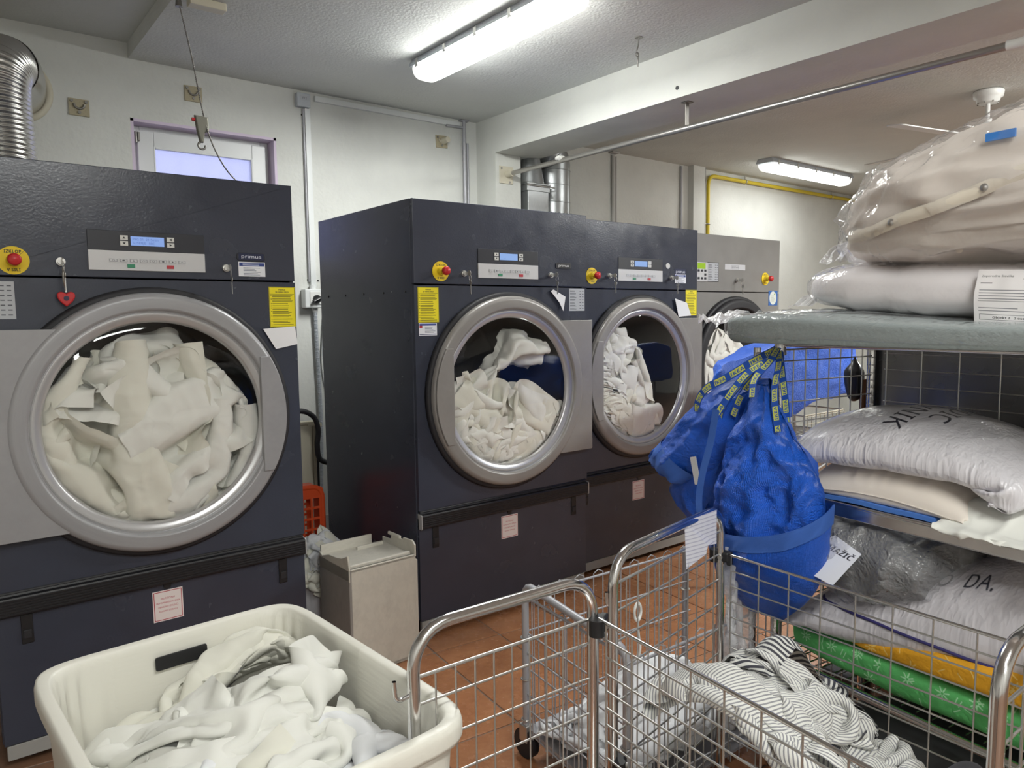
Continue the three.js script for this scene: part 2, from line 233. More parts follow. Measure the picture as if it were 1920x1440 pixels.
// an inflated case: two sheets sewn along their edges and filled; contact(p, o) keeps it on its shelf
function inflate({ w, h, n = 48, fill = 0.2, steps = 120, contact = () => {}, gravity = -3, k = 1, sag = 0 }) {
  const nx = n, ny = Math.max(8, Math.round(n * h / w)), d = w / (nx - 1), m = nx * ny, p = new Float32Array(m * 6), q = new Float32Array(m * 6), f = new Float32Array(m * 6);
  const edge = (i, j) => i === 0 || j === 0 || i === nx - 1 || j === ny - 1, id = (s, i, j) => (s && !edge(i, j) ? m : 0) + j * nx + i;
  for (let s = 0; s < 2; s++) for (let j = 0; j < ny; j++) for (let i = 0; i < nx; i++) { const o = id(s, i, j) * 3, u = i / (nx - 1) - 0.5, v = j / (ny - 1) - 0.5; p[o] = u * w; p[o + 2] = v * h; p[o + 1] = edge(i, j) ? 0 : (s ? -1 : 1) * (0.02 + 0.012 * noise(u * 9 + k, v * 9, s * 5 + k)); }
  q.set(p);
  const A = [], B = [], R = [], K = [];
  for (let s = 0; s < 2; s++) for (let j = 0; j < ny; j++) for (let i = 0; i < nx; i++) { const l = (di, dj, st) => { const a = i + di, b = j + dj; if (a < 0 || a >= nx || b >= ny) return; A.push(id(s, i, j)); B.push(id(s, a, b)); R.push(d * Math.hypot(di, dj)); K.push(st); }; l(1, 0, 1); l(0, 1, 1); l(1, 1, 0.4); l(-1, 1, 0.4); l(2, 0, -0.1); l(0, 2, -0.1); }
  const dt2 = 1 / 3600;
  for (let t = 0; t < steps; t++) {
    f.fill(0); let vol = 0;
    for (let s = 0; s < 2; s++) for (let j = 0; j < ny - 1; j++) for (let i = 0; i < nx - 1; i++) {
      const a = id(s, i, j) * 3, b = id(s, i + 1, j) * 3, c = id(s, i, j + 1) * 3, e = id(s, i + 1, j + 1) * 3;
      const ux = p[e] - p[a], uy = p[e + 1] - p[a + 1], uz = p[e + 2] - p[a + 2], vx = p[c] - p[b], vy = p[c + 1] - p[b + 1], vz = p[c + 2] - p[b + 2], sg = s ? 0.5 : -0.5;
      const X = -(uy * vz - uz * vy) * sg, Y = -(uz * vx - ux * vz) * sg, Z = -(ux * vy - uy * vx) * sg; vol += (s ? -1 : 1) * Math.abs(Y) * (p[a + 1]);
      for (const o of [a, b, c, e]) { f[o] += X; f[o + 1] += Y; f[o + 2] += Z; }
    }
    const target = w * h * fill, P = clamp((target - Math.abs(vol)) / target, -0.2, 1) * 22 / (d * d);
    for (let o = 0; o < m * 6; o += 3) for (let c = 0; c < 3; c++) { const x = p[o + c], v = clamp((x - q[o + c]) * 0.93, -d * 0.5, d * 0.5); q[o + c] = x; p[o + c] = x + v + (f[o + c] * P * 0.25 + (c === 1 ? gravity : 0)) * dt2; }
    for (let it = 0; it < 6; it++) for (let c = 0; c < A.length; c++) { const a = A[c] * 3, b = B[c] * 3, dx = p[b] - p[a], dy = p[b + 1] - p[a + 1], dz = p[b + 2] - p[a + 2], l = Math.sqrt(dx * dx + dy * dy + dz * dz) + 1e-9; let kk = K[c]; if (kk < 0) { if (l > R[c]) continue; kk = -kk; } const e = 0.5 * kk * (l - R[c]) / l; p[a] += dx * e; p[a + 1] += dy * e; p[a + 2] += dz * e; p[b] -= dx * e; p[b + 1] -= dy * e; p[b + 2] -= dz * e; }
    for (let o = 0; o < m * 6; o += 3) contact(p, o);
  }
  const out = [0, 1].map((s) => { const g = new Float32Array(m * 3); for (let j = 0; j < ny; j++) for (let i = 0; i < nx; i++) { const o = id(s, i, j) * 3, t = (j * nx + i) * 3; g[t] = p[o]; g[t + 1] = p[o + 1]; g[t + 2] = p[o + 2]; } return { nx, ny, d, p: g }; });
  const top = gridGeometry(out[0], 2, 1, true), bot = gridGeometry(out[1], 2, 1, true), ix = bot.index.array; for (let i = 0; i < ix.length; i += 3) { const a = ix[i]; ix[i] = ix[i + 1]; ix[i + 1] = a; } bot.computeVertexNormals();
  const ti = top.index.array, n0 = top.attributes.normal.getY(Math.floor(top.attributes.normal.count / 2)); if (n0 < 0) for (const g of [top, bot]) { const x = g.index.array; for (let i = 0; i < x.length; i += 3) { const a = x[i]; x[i] = x[i + 1]; x[i + 1] = a; } g.computeVertexNormals(); }
  return [top, bot];
}

// ---------------------------------------------------------------- the room
const slab = (x0, x1, y0, y1, z0, z1) => boxUV(x1 - x0, y1 - y0, z1 - z0, (x0 + x1) / 2, (y0 + y1) / 2, (z0 + z1) / 2);
const XL = -2.3, XR = 9.2, ZF = 3.4, WX0 = 0.955, WX1 = 1.781, WY0 = 1.72, WY1 = 2.586;
struct('wall_back', [slab(XL - 0.2, WX0, 0, 3.2, ZB - 0.24, ZB), slab(WX1, BX + 0.1, 0, 3.2, ZB - 0.24, ZB), slab(WX0, WX1, 0, WY0, ZB - 0.24, ZB), slab(WX0, WX1, WY1, 3.2, ZB - 0.24, ZB), slab(BX + 0.1, XR + 0.2, 0, 3.2, ZR - 0.24, ZR), slab(5.95, 6.13, 0, CEIL, ZR, ZR + 0.07)], M.wall);
struct('wall_left', slab(XL - 0.2, XL, 0, 3.2, ZB, ZF), M.wall);
struct('wall_right', slab(XR, XR + 0.2, 0, 3.2, ZR, ZF), M.wall);
struct('wall_front', slab(XL - 0.2, XR + 0.2, 0, 3.2, ZF, ZF + 0.2), M.wall);
struct('ceiling', [slab(0.96, XR + 0.2, CEIL, 3.2, ZR, ZF), slab(XL - 0.2, 0.96, 2.988, 3.2, ZB, ZF)], M.ceil);
const beam = struct('trim_1', [slab(BX, BX + 0.40, 2.648, CEIL, -4.7, ZF), slab(BX, BX + 0.236, 0, 2.648, -4.7, -4.385)], M.beam);
mesh('drill_hole', cylX(0.011, 0.011, 0.004, BX - 0.001, 2.701, -2.718, 14), M.black, beam);
{ // skirting of pale tile along the back wall
  struct('baseboard_back', box(BX - XL, 0.14, 0.012, (BX + XL) / 2, 0.07, ZB + 0.006), std({ color: lin(0.55, 0.53, 0.50), roughness: 0.5 }));
}
{ // terracotta floor: every tile that shows is a piece of its own
  const fl = struct('floor', slab(XL - 0.2, XR + 0.2, -0.12, -0.004, -4.98, ZF + 0.2), std({ color: lin(0.20, 0.165, 0.14), roughness: 0.9 }));
  const tt = [0, 1, 2].map((k) => dataTex(256, (u, v) => { const a = wrapF(u, v, 3, 5, k * 7 + 1), b = wrapF(u, v, 18, 4, k * 3 + 2), c = wrapF(u, v, 60, 2, k); const h = 0.5 + 0.75 * a + 0.5 * b + 0.2 * c; return [lerp(0.58, 0.76, h), lerp(0.38, 0.55, h), lerp(0.26, 0.40, h)]; }, true));
  const tm = []; for (const t of tt) for (const s of [0.92, 1.0, 1.08]) tm.push(std({ map: t, color: lin(s * 0.92, s * 0.90, s * 0.88), roughness: 0.42, roughnessMap: T_ROUGH, bumpMap: t, bumpScale: 0.0012 }));
  const a = -0.1, ca = Math.cos(a), sa = Math.sin(a), P = 0.332, tg = [0, 1, 2, 3].map((k) => extrude(rectShape(P - 0.007, P - 0.007, 0.006), 0.012, 0.0025, 3).rotateX(-Math.PI / 2).rotateY(k * Math.PI / 2).translate(0, -0.0125, 0));
  for (const g of tg) { const p = g.attributes.position, u = g.attributes.uv; for (let i = 0; i < p.count; i++) u.setXY(i, p.getX(i) * 2.9, p.getZ(i) * 2.9); }
  const rest = [];
  for (let i = -20; i < 34; i++) for (let j = -16; j < 18; j++) {
    const lx = (i + 0.5) * P, lz = (j + 0.5) * P, x = 1.612 + lx * ca + lz * sa, z = -2.33 - lx * sa + lz * ca;
    if (x < XL + 0.2 || x > XR - 0.2 || z < -4.4 || z > ZF - 0.2) continue;
    const seen = x > 0.2 && x < 3.9 && z > -3.1 && z < -0.2, y = 0.002 * noise(i * 3.1, j * 2.7, 4);
    const k = Math.floor(rnd() * 9), g = tg[Math.floor(rnd() * 4)];
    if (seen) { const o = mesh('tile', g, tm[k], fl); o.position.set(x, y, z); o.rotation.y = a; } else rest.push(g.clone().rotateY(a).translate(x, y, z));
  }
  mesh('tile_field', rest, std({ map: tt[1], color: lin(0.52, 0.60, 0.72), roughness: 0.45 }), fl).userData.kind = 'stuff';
}
{ // window: lilac reveal, white frame, tilting sash with frosted glass
  const w = struct('window_1', null, null), lil = std({ color: lin(0.70, 0.60, 0.74), roughness: 0.8 }), D = ZB - 0.2;
  mesh('reveal', [box(0.016, WY1 - WY0, 0.2, WX0 + 0.008, (WY0 + WY1) / 2, ZB - 0.1), box(0.016, WY1 - WY0, 0.2, WX1 - 0.008, (WY0 + WY1) / 2, ZB - 0.1), box(WX1 - WX0, 0.016, 0.2, (WX0 + WX1) / 2, WY1 - 0.008, ZB - 0.1), box(WX1 - WX0, 0.016, 0.2, (WX0 + WX1) / 2, WY0 + 0.008, ZB - 0.1)], lil, w);
  const fr = (x0, x1, y0, y1, t, z, d) => [box(t, y1 - y0, d, x0 + t / 2, (y0 + y1) / 2, z, 0.006), box(t, y1 - y0, d, x1 - t / 2, (y0 + y1) / 2, z, 0.006), box(x1 - x0 - 2 * t, t, d, (x0 + x1) / 2, y1 - t / 2, z, 0.003), box(x1 - x0 - 2 * t, t, d, (x0 + x1) / 2, y0 + t / 2, z, 0.003)];
  mesh('frame', fr(WX0 + 0.016, WX1 - 0.016, WY0 + 0.016, WY1 - 0.016, 0.05, D + 0.06, 0.07), M.pvc, w);
  const sa = mesh('sash', fr(WX0 + 0.044, WX1 - 0.044, WY0 + 0.044, WY1 - 0.046, 0.088, D + 0.10, 0.06), M.pvc, w);
  mesh('glazing_bead', fr(WX0 + 0.126, WX1 - 0.126, WY0 + 0.126, WY1 - 0.128, 0.012, D + 0.122, 0.02), M.pvc, sa);
  mesh('pane', box(WX1 - WX0 - 0.26, WY1 - WY0 - 0.26, 0.006, (WX0 + WX1) / 2, (WY0 + WY1) / 2, D + 0.11), phy({ color: lin(0.93, 0.94, 1), roughness: 0.55, transmission: 1, thickness: 0, bumpMap: rep(T_PLASTER, 4), bumpScale: 0.006 }), sa);
  mesh('hinge', [box(0.012, 0.05, 0.03, WX0 + 0.05, WY1 - 0.085, D + 0.14, 0.003), cylY(0.008, 0.008, 0.06, WX0 + 0.036, WY1 - 0.09, D + 0.145, 10)], M.screw, w);
  // the rendered wall of the neighbouring building, a few metres off
  single('neighbour_wall', 'pale rendered wall seen dimly through the frosted window', 'wall', slab(-3, 6, -0.5, 2.2, -8.6, -8.4), std({ color: lin(0.6, 0.58, 0.62), roughness: 0.9 }));
}
// ---------------------------------------------------------------- fluorescent fittings: housing, glowing diffuser, clips and an area light of the same size
function fitting(label, x, z, len, along, power = 1) {
  const t = thing('fluorescent_light', label, 'light', [x, CEIL, z], along === 'x' ? Math.PI / 2 : 0), L = len;
  const hs = new THREE.Shape(); hs.moveTo(-0.075, 0); hs.lineTo(0.075, 0); hs.lineTo(0.092, -0.03); hs.lineTo(0.092, -0.042); hs.lineTo(-0.092, -0.042); hs.lineTo(-0.092, -0.03); hs.closePath();
  mesh('housing', extrude(hs, L, 0.006, 6).translate(0, 0, -L / 2), M.greyPlastic, t);
  const ds = new THREE.Shape(); ds.moveTo(-0.086, -0.042); ds.lineTo(0.086, -0.042); ds.quadraticCurveTo(0.084, -0.105, 0.03, -0.112); ds.lineTo(-0.03, -0.112); ds.quadraticCurveTo(-0.084, -0.105, -0.086, -0.042);
  const glow = std({ color: lin(0.85, 0.85, 0.8), roughness: 0.35, emissive: LAMP_COLOR, emissiveIntensity: LAMP_GLOW * power }), cap = phy({ color: lin(0.86, 0.88, 0.82), roughness: 0.3, emissive: LAMP_COLOR, emissiveIntensity: 0.30 });
  mesh('diffuser', extrude(ds, L - 0.16, 0.002, 10).translate(0, 0, -L / 2 + 0.08), glow, t);
  for (const s of [-1, 1]) mesh('end_cap', extrude(ds, 0.085, 0.03, 10).translate(0, 0, s * (L / 2 - 0.0475) - 0.0425), cap, t);
  for (let i = 0; i < 5; i++) for (const s of [-1, 1]) mesh('clip', [box(0.006, 0.035, 0.022, s * 0.096, -0.035, (i / 4 - 0.5) * (L - 0.18), 0.002), box(0.008, 0.008, 0.03, s * 0.094, -0.056, (i / 4 - 0.5) * (L - 0.18), 0.002)], M.zinc, t);
  const lamp = new THREE.RectAreaLight(LAMP_COLOR, LAMP_AREA * power, 0.16, L - 0.18); lamp.position.set(0, -0.116, 0); lamp.rotation.x = -Math.PI / 2; t.add(lamp); return t;
}
fitting('long glowing fluorescent fitting on the ceiling above the dryers', 2.31, -3.08, 1.29, 'z');
fitting('glowing fluorescent fitting on the ceiling above the yellow gas pipe', 7.0, -4.08, 1.5, 'x', 0.28);
fitting('fluorescent fitting on the ceiling behind the camera, nearest the dryers', 0.6, 0.6, 1.29, 'x');
fitting('fluorescent fitting on the ceiling beside the front wall', -0.6, 2.2, 1.29, 'z');
fitting('fluorescent fitting on the ceiling over the shelving aisle', 5.5, -0.55, 1.5, 'x', 2.4);

// ---------------------------------------------------------------- tumble dryers
const DW = 1.04, DH = 1.975, DD = 0.97, DC = [0.517, 1.103];     // width, height, depth, door centre
const txt = (g, s, x, y, px, col, font = 'bold', align = 'center') => { g.fillStyle = col; g.font = `${font} ${px}px sans-serif`; g.textAlign = align; g.textBaseline = 'middle'; g.fillText(s, x, y); };
const PR = {};
PR.estop = printed(256, 256, (g, w, h) => { g.fillStyle = '#f0d020'; g.fillRect(0, 0, w, h); txt(g, 'IZKLOP', 128, 46, 40, '#222'); txt(g, 'V SILI', 128, 214, 40, '#222'); g.strokeStyle = '#333'; g.lineWidth = 3; g.beginPath(); g.moveTo(150, 110); g.lineTo(215, 40); g.stroke(); });
PR.rules = printed(256, 372, (g, w, h) => { g.fillStyle = '#f2e21c'; g.fillRect(0, 0, w, h); g.strokeStyle = '#6a6510'; g.lineWidth = 3; g.strokeRect(5, 5, w - 10, h - 10); txt(g, 'PRAVILA', 128, 26, 17, '#222'); txt(g, 'ZA VARNO DELO', 128, 48, 17, '#222'); g.beginPath(); g.moveTo(10, 66); g.lineTo(246, 66); g.stroke(); let y = 78; for (const n of [2, 3, 1, 1, 2, 3, 2, 1, 2, 1]) { g.fillStyle = '#3a3810'; g.fillRect(16, y, 7, 7); lines(g, 30, y, 205, n, 11, '#4a4714', 5); y += n * 11 + 9; } });
PR.service = printed(256, 144, (g, w, h) => { g.fillStyle = '#e9ebf0'; g.fillRect(0, 0, w, h); g.fillStyle = '#2b3f86'; g.fillRect(8, 8, w - 16, 34); lines(g, 40, 16, 180, 2, 12, '#c9d0e8', 6); lines(g, 46, 56, 165, 6, 14, '#6a6f80', 5); });
PR.service2 = printed(256, 128, (g, w, h) => { g.fillStyle = '#e6e8ee'; g.fillRect(0, 0, w, h); g.fillStyle = '#3a4a94'; g.fillRect(30, 6, 216, 20); g.fillStyle = '#b8323c'; g.fillRect(8, 24, 40, 26); g.fillStyle = '#3a4a94'; g.fillRect(8, 6, 40, 20); lines(g, 84, 42, 150, 5, 13, '#777c8c', 5); g.fillStyle = '#5a607a'; g.fillRect(8, 112, 240, 8); });
PR.warn = printed(256, 280, (g, w, h) => { g.fillStyle = '#efe4e2'; g.fillRect(0, 0, w, h); g.strokeStyle = '#b02838'; g.lineWidth = 6; g.strokeRect(12, 12, w - 24, h - 24); ['PRI ČIŠČENJU', 'IN POPRAVILU STROJA', 'OBVEZNO IZKLJUČI', 'GLAVNO STIKALO'].forEach((s, i) => txt(g, s, 128, 74 + i * 38, 20, '#b02838', 'normal')); });
PR.spec = printed(256, 240, (g, w, h) => { g.fillStyle = '#b9bcc1'; g.fillRect(0, 0, w, h); for (let i = 0; i < 7; i++) { lines(g, 14, 22 + i * 31, 110, 2, 9, '#54575e', 5); g.fillRect(170, 24 + i * 31, 26, 7); g.fillRect(212, 24 + i * 31, 26, 7); } });
const badge = (bg, fg) => printed(256, 96, (g, w, h) => { g.fillStyle = bg; g.fillRect(0, 0, w, h); txt(g, 'primus', 128, 46, 66, fg, 'normal'); }, { roughness: 0.35 });
PR.badge = badge('#1f2748', '#eef0f8'); PR.badgeDark = badge('#14151c', '#f0f0f0'); PR.badgeLight = printed(256, 64, (g, w, h) => { g.fillStyle = '#c9cace'; g.fillRect(0, 0, w, h); g.strokeStyle = '#666a74'; g.lineWidth = 2; g.strokeRect(86, 10, 84, 44); txt(g, 'primus', 128, 32, 26, '#30343c', 'normal'); });
PR.icons = printed(512, 64, (g, w, h) => { g.fillStyle = '#cfd0d2'; g.fillRect(0, 0, w, h); g.strokeStyle = '#55585e'; g.fillStyle = '#55585e'; g.lineWidth = 3; for (let i = 0; i < 8; i++) { const x = i * 64; g.strokeRect(x + 4, 12, 56, 40); g.beginPath(); if (i % 4 === 0) { g.arc(x + 32, 32, 10, 0, 6.3); g.stroke(); } else if (i % 4 === 1) { g.arc(x + 32, 32, 11, 0, 6.3); g.fill(); } else if (i % 4 === 2) { g.moveTo(x + 32, 20); g.lineTo(x + 42, 43); g.lineTo(x + 22, 43); g.fill(); } else { g.moveTo(x + 20, 40); g.lineTo(x + 32, 24); g.lineTo(x + 44, 40); g.stroke(); } } });
PR.arrow = [0, 1, 2, 3].map((k) => printed(64, 48, (g) => { g.fillStyle = '#dcdcd8'; g.fillRect(0, 0, 64, 48); g.fillStyle = '#1c1c20'; g.save(); g.translate(32, 24); g.rotate([0, Math.PI, -Math.PI / 2, Math.PI / 2][k]); g.beginPath(); g.moveTo(0, -12); g.lineTo(13, 10); g.lineTo(-13, 10); g.fill(); g.restore(); }));
const lcdTex = (rows, bg, fg) => { const c = canvasTex(256, 80, (g, w, h) => { g.fillStyle = bg; g.fillRect(0, 0, w, h); rows.forEach((s, i) => txt(g, s, 12, 25 + i * 32, 27, fg, 'normal', 'left')); }); return std({ color: 0x111111, map: c, emissive: 0xffffff, emissiveMap: c, emissiveIntensity: 0.25, roughness: 0.25 }); };
const LCD1 = lcdTex(['PRG 01  21.5min', 'SUSENJE   80C'], '#93b4f4', '#5d78bd'), LCD2 = lcdTex(['', '      ----'], '#9cc0fa', '#7f9fda'), LCD4 = lcdTex(['', ''], '#a8d030', '#86ad20');
M.plateLight = std({ color: lin(0.60, 0.60, 0.61), roughness: 0.45, metalness: 0.15 });
M.plateDark = std({ color: lin(0.020, 0.021, 0.030), roughness: 0.42 });
M.green = std({ color: lin(0.04, 0.26, 0.14), roughness: 0.5 }); M.redKey = std({ color: lin(0.5, 0.035, 0.05), roughness: 0.5 });
M.screenWhite = std({ color: lin(0.72, 0.72, 0.7), roughness: 0.5 });
const disc = (r, t, x, y, z, n = 40) => { const g = new THREE.CircleGeometry(r, n).translate(x, y, z + t); return g; };
function label2D(w, h, x, y, z, mirrored = false) { return new THREE.BoxGeometry(w, h, 0.0012).translate(x, y, z + 0.0006); }
function torn(pts) { const g = extrude(shapeOf(pts), 0.0008), p = g.attributes.position; for (let i = 0; i < p.count; i++) p.setZ(i, p.getZ(i) + 0.012 * Math.max(0, Math.sin((p.getX(i) + p.getY(i)) * 9))); g.computeVertexNormals(); return g; }

function keyLock(parent, x, y, ring = true) {
  const k = mesh('key_lock', [cylZ(0.0135, 0.0135, 0.012, x, y, 0.006, 20), cylZ(0.010, 0.010, 0.010, x, y, 0.016, 20), box(0.003, 0.014, 0.03, x, y, 0.03, 0.001), new THREE.CylinderGeometry(0.012, 0.012, 0.0025, 18).rotateZ(Math.PI / 2).translate(x, y, 0.05)], M.zinc, parent);
  if (ring) { mesh('key_ring', new THREE.TorusGeometry(0.014, 0.0012, 6, 20).rotateY(1.3).translate(x + 0.002, y - 0.02, 0.052), M.zinc, k); mesh('spare_key', [cylX(0.010, 0.010, 0.002, x + 0.004, y - 0.043, 0.052, 16), box(0.002, 0.045, 0.006, x + 0.004, y - 0.073, 0.052)], M.zinc, k); }
  return k;
}
function eStop(parent, x, y) {
  const e = mesh('emergency_stop', cylZ(0.044, 0.044, 0.003, x, y, 0.0015, 40), M.yellow, parent, 'yellow disc with red push button');
  mesh('printed_disc', disc(0.0435, 0.0034, x, y, 0, 48), PR.estop, e);
  mesh('collar', [cylZ(0.017, 0.020, 0.016, x, y, 0.011, 28), cylZ(0.012, 0.012, 0.03, x, y, 0.025, 24)], M.yellow, e);
  mesh('push_button', lathe([[0, 0.062], [0.014, 0.060], [0.0185, 0.055], [0.0195, 0.046], [0.0175, 0.038], [0.0, 0.038]], 32).rotateX(Math.PI / 2).translate(x, y, 0), M.red, e);
  return e;
}
function controlPanel(parent, x0, y0, w, h, lcd) {
  const cx = x0 + w / 2, split = y0 + h * 0.5, c = mesh('control_panel', box(w, h * 0.5, 0.004, cx, split + h * 0.25, 0.002, 0.0015), M.plateDark, parent);
  mesh('key_plate', box(w, h * 0.5, 0.005, cx, split - h * 0.25, 0.0025, 0.0015), M.plateLight, c);
  const lx = cx - 0.002, ly = split + h * 0.26; mesh('display', box(0.106, 0.031, 0.002, lx, ly, 0.005), lcd, c);
  [[-0.074, 0.0095], [-0.074, -0.0095], [0.074, 0.0095], [0.074, -0.0095]].forEach(([dx, dy], i) => mesh('arrow_button', box(0.024, 0.0155, 0.003, lx + dx, ly + dy, 0.0055), PR.arrow[i], c));
  for (let i = 0; i < 8; i++) { const g = box(0.0245, 0.0145, 0.002, x0 + 0.074 + i * 0.0312, split - 0.033, 0.006), u = g.attributes.uv; for (let k = 0; k < u.count; k++) u.setX(k, (i + u.getX(k)) / 8); mesh('program_button', g, PR.icons, c); }
  mesh('start_button', box(0.024, 0.012, 0.003, x0 + 0.128, split - 0.051, 0.0065, 0.001), M.green, c); mesh('stop_button', box(0.024, 0.012, 0.003, x0 + 0.253, split - 0.051, 0.0065, 0.001), M.redKey, c);
  return c;
}
const ringProfile = [[0.352, 0.012], [0.356, 0.022], [0.362, 0.028], [0.372, 0.030], [0.382, 0.0355], [0.384, 0.030], [0.388, 0.029], [0.391, 0.040], [0.393, 0.048], [0.399, 0.0515], [0.402, 0.052], [0.432, 0.052], [0.442, 0.0495], [0.450, 0.043], [0.454, 0.034], [0.455, 0.006]];
const RING = lathe(ringProfile.slice(7), 128).rotateX(Math.PI / 2), RIM = lathe(ringProfile.slice(0, 8), 128).rotateX(Math.PI / 2), GASKET = lathe([[0.440, 0.0], [0.474, 0.0], [0.473, 0.016], [0.465, 0.024], [0.452, 0.024], [0.44, 0.02]], 128).rotateX(Math.PI / 2);
const GLASS = lathe([[0.0, 0.046], [0.12, 0.0445], [0.24, 0.039], [0.32, 0.030], [0.3535, 0.021]], 72).rotateX(Math.PI / 2);
const DRUM = [lathe([[0.36, 0.0], [0.40, -0.03], [0.41, -0.06], [0.41, -0.62], [0.39, -0.63], [0.0, -0.63]], 64).rotateX(Math.PI / 2)];
// front plate with the round door opening: ring of quads between circle and rectangle, with thickness
const PANEL = (() => {
  const x0 = 0.002, x1 = DW - 0.002, y0 = 0.596, y1 = 1.602, [cx, cy] = DC, R = 0.435, A = []; for (let i = 0; i < 120; i++) A.push(i / 120 * Math.PI * 2);
  for (const [x, y] of [[x0, y0], [x1, y0], [x0, y1], [x1, y1]]) A.push((Math.atan2(y - cy, x - cx) + Math.PI * 2) % (Math.PI * 2)); A.sort((a, b) => a - b); A.push(A[0] + Math.PI * 2);
  const out = (a) => { const c = Math.cos(a), s = Math.sin(a), k = Math.min(c > 1e-9 ? (x1 - cx) / c : c < -1e-9 ? (x0 - cx) / c : 9, s > 1e-9 ? (y1 - cy) / s : s < -1e-9 ? (y0 - cy) / s : 9); return [cx + c * k, cy + s * k]; }, P = [], q = (a, b, c, d) => P.push(...a, ...b, ...c, ...a, ...c, ...d);
  for (let i = 0; i < A.length - 1; i++) { const a = A[i], b = A[i + 1], ia = [cx + R * Math.cos(a), cy + R * Math.sin(a)], ib = [cx + R * Math.cos(b), cy + R * Math.sin(b)], oa = out(a), ob = out(b), z0 = 0, z1 = -0.02; q([...ia, z0], [...oa, z0], [...ob, z0], [...ib, z0]); q([...ib, z1], [...ob, z1], [...oa, z1], [...ia, z1]); q([...ia, z1], [...ia, z0], [...ib, z0], [...ib, z1]); q([...oa, z0], [...oa, z1], [...ob, z1], [...ob, z0]); }
  const g = new THREE.BufferGeometry(); g.setAttribute('position', new THREE.Float32BufferAttribute(P, 3)); const U = []; for (let i = 0; i < P.length; i += 3) U.push(P[i], P[i + 1]); g.setAttribute('uv', new THREE.Float32BufferAttribute(U, 2)); g.computeVertexNormals(); return g;
})();
function makeDryer(label, x, z, o) {
  const t = thing('tumble_dryer', label, 'dryer', [x, 0, z]), [cx, cy] = DC, body = o.body, sgn = o.hinge === 'left' ? -1 : 1;
  // the shell: two sides, back and roof, so that the drum stands in an empty casing
  mesh('cabinet', [box(0.016, DH - 0.085, DD - 0.022, 0.008, 0.085 + (DH - 0.085) / 2, -DD / 2 - 0.011, 0.003), box(0.016, DH - 0.085, DD - 0.022, DW - 0.008, 0.085 + (DH - 0.085) / 2, -DD / 2 - 0.011, 0.003), box(DW - 0.034, DH - 0.09, 0.014, DW / 2, 0.085 + (DH - 0.085) / 2, -DD + 0.008, 0.003), box(DW - 0.034, 0.014, DD - 0.05, DW / 2, DH - 0.008, -DD / 2 - 0.01, 0.003), box(DW - 0.034, 0.014, DD - 0.05, DW / 2, 0.095, -DD / 2 - 0.01, 0.003)].map((g) => { const p = g.attributes.position, u = g.attributes.uv, n = g.attributes.normal; for (let i = 0; i < p.count; i++) u.setXY(i, Math.abs(n.getX(i)) > 0.6 ? p.getZ(i) : p.getX(i), Math.abs(n.getY(i)) > 0.6 ? p.getZ(i) : p.getY(i)); return g; }), body, t);
  if (o.rivets) for (let i = 0; i < 5; i++) mesh('rivet', cylX(0.005, 0.005, 0.004, -0.001, 1.575, -0.07 - i * 0.2, 10), M.black, t);
  const fascia = extrude(rectShape(DW - 0.004, 0.366, 0.002), 0.02, 0.0025).translate(DW / 2, 1.791, -0.02); mesh('upper_panel', fascia, body, t);
  mesh('middle_panel', PANEL, body, t);
  mesh('lower_panel', extrude(rectShape(DW - 0.006, 0.478, 0.002), 0.018, 0.002).translate(DW / 2, 0.322, -0.024), body, t);
  const hs = new THREE.Shape(); hs.moveTo(0, -0.034); hs.lineTo(0.026, -0.034); hs.lineTo(0.032, -0.030); for (let i = 0; i < 6; i++) { const y = -0.028 + i * 0.009; hs.lineTo(0.0325, y); hs.lineTo(0.034, y + 0.0015); hs.lineTo(0.034, y + 0.006); hs.lineTo(0.0325, y + 0.0075); } hs.lineTo(0.030, 0.029); hs.lineTo(0.016, 0.032); hs.lineTo(0.014, 0.038); hs.lineTo(0.018, 0.041); hs.lineTo(0.014, 0.047); hs.lineTo(0, 0.047); hs.closePath();
  const hc = shapeOf([[0, -0.036], [0.030, -0.036], [0.0355, -0.031], [0.0355, 0.027], [0.031, 0.032], [0, 0.034]]);
  const strip = mesh('ribbed_strip', extrude(hs, DW - 0.016, 0, 4).rotateY(-Math.PI / 2).translate(DW - 0.008, 0.548, -0.018), o.strip || M.ribbed, t);
  for (const s of [0, 1]) mesh('end_cap', extrude(hc, 0.005, 0.001, 4).rotateY(-Math.PI / 2).translate(s ? DW - 0.002 : 0.008, 0.548, -0.0175), s ? M.silverEdge : M.silverEdge, strip);
  for (const lx of [0.088, 0.945]) { const l = mesh('latch', box(0.034, 0.098, 0.006, lx, 0.462, -0.004, 0.003), M.black, t); mesh('slider', box(0.024, 0.03, 0.006, lx, 0.445, 0.0, 0.003), M.rubber, l); }
  mesh('lock_hole', cylZ(0.013, 0.013, 0.004, 0.517, 0.505, -0.004, 20), M.black, t);
  mesh('warning_sticker', label2D(0.102, 0.113, 0.517, 0.432, -0.006), PR.warn, t);
  mesh('plinth', box(DW - 0.02, 0.05, 0.02, DW / 2, 0.054, -0.02, 0.003), M.zincGrey || (M.zincGrey = std({ color: lin(0.33, 0.325, 0.31), roughness: 0.55 })), t);
  for (const fx of [0.08, DW - 0.08]) for (const fz of [-0.1, -DD + 0.1]) mesh('foot', cylY(0.03, 0.035, 0.09, fx, 0.045, fz, 16), M.black, t);
  // door
  const door = new THREE.Group(); door.name = 'door'; door.position.set(cx, cy, 0); t.add(door);
  mesh('gasket', GASKET, M.rubber, door);
  mesh('ring', RING, o.ring, door); mesh('inner_rim', RIM, o.rim || M.silverEdge, door);
  mesh('glass', GLASS, M.glass, door);
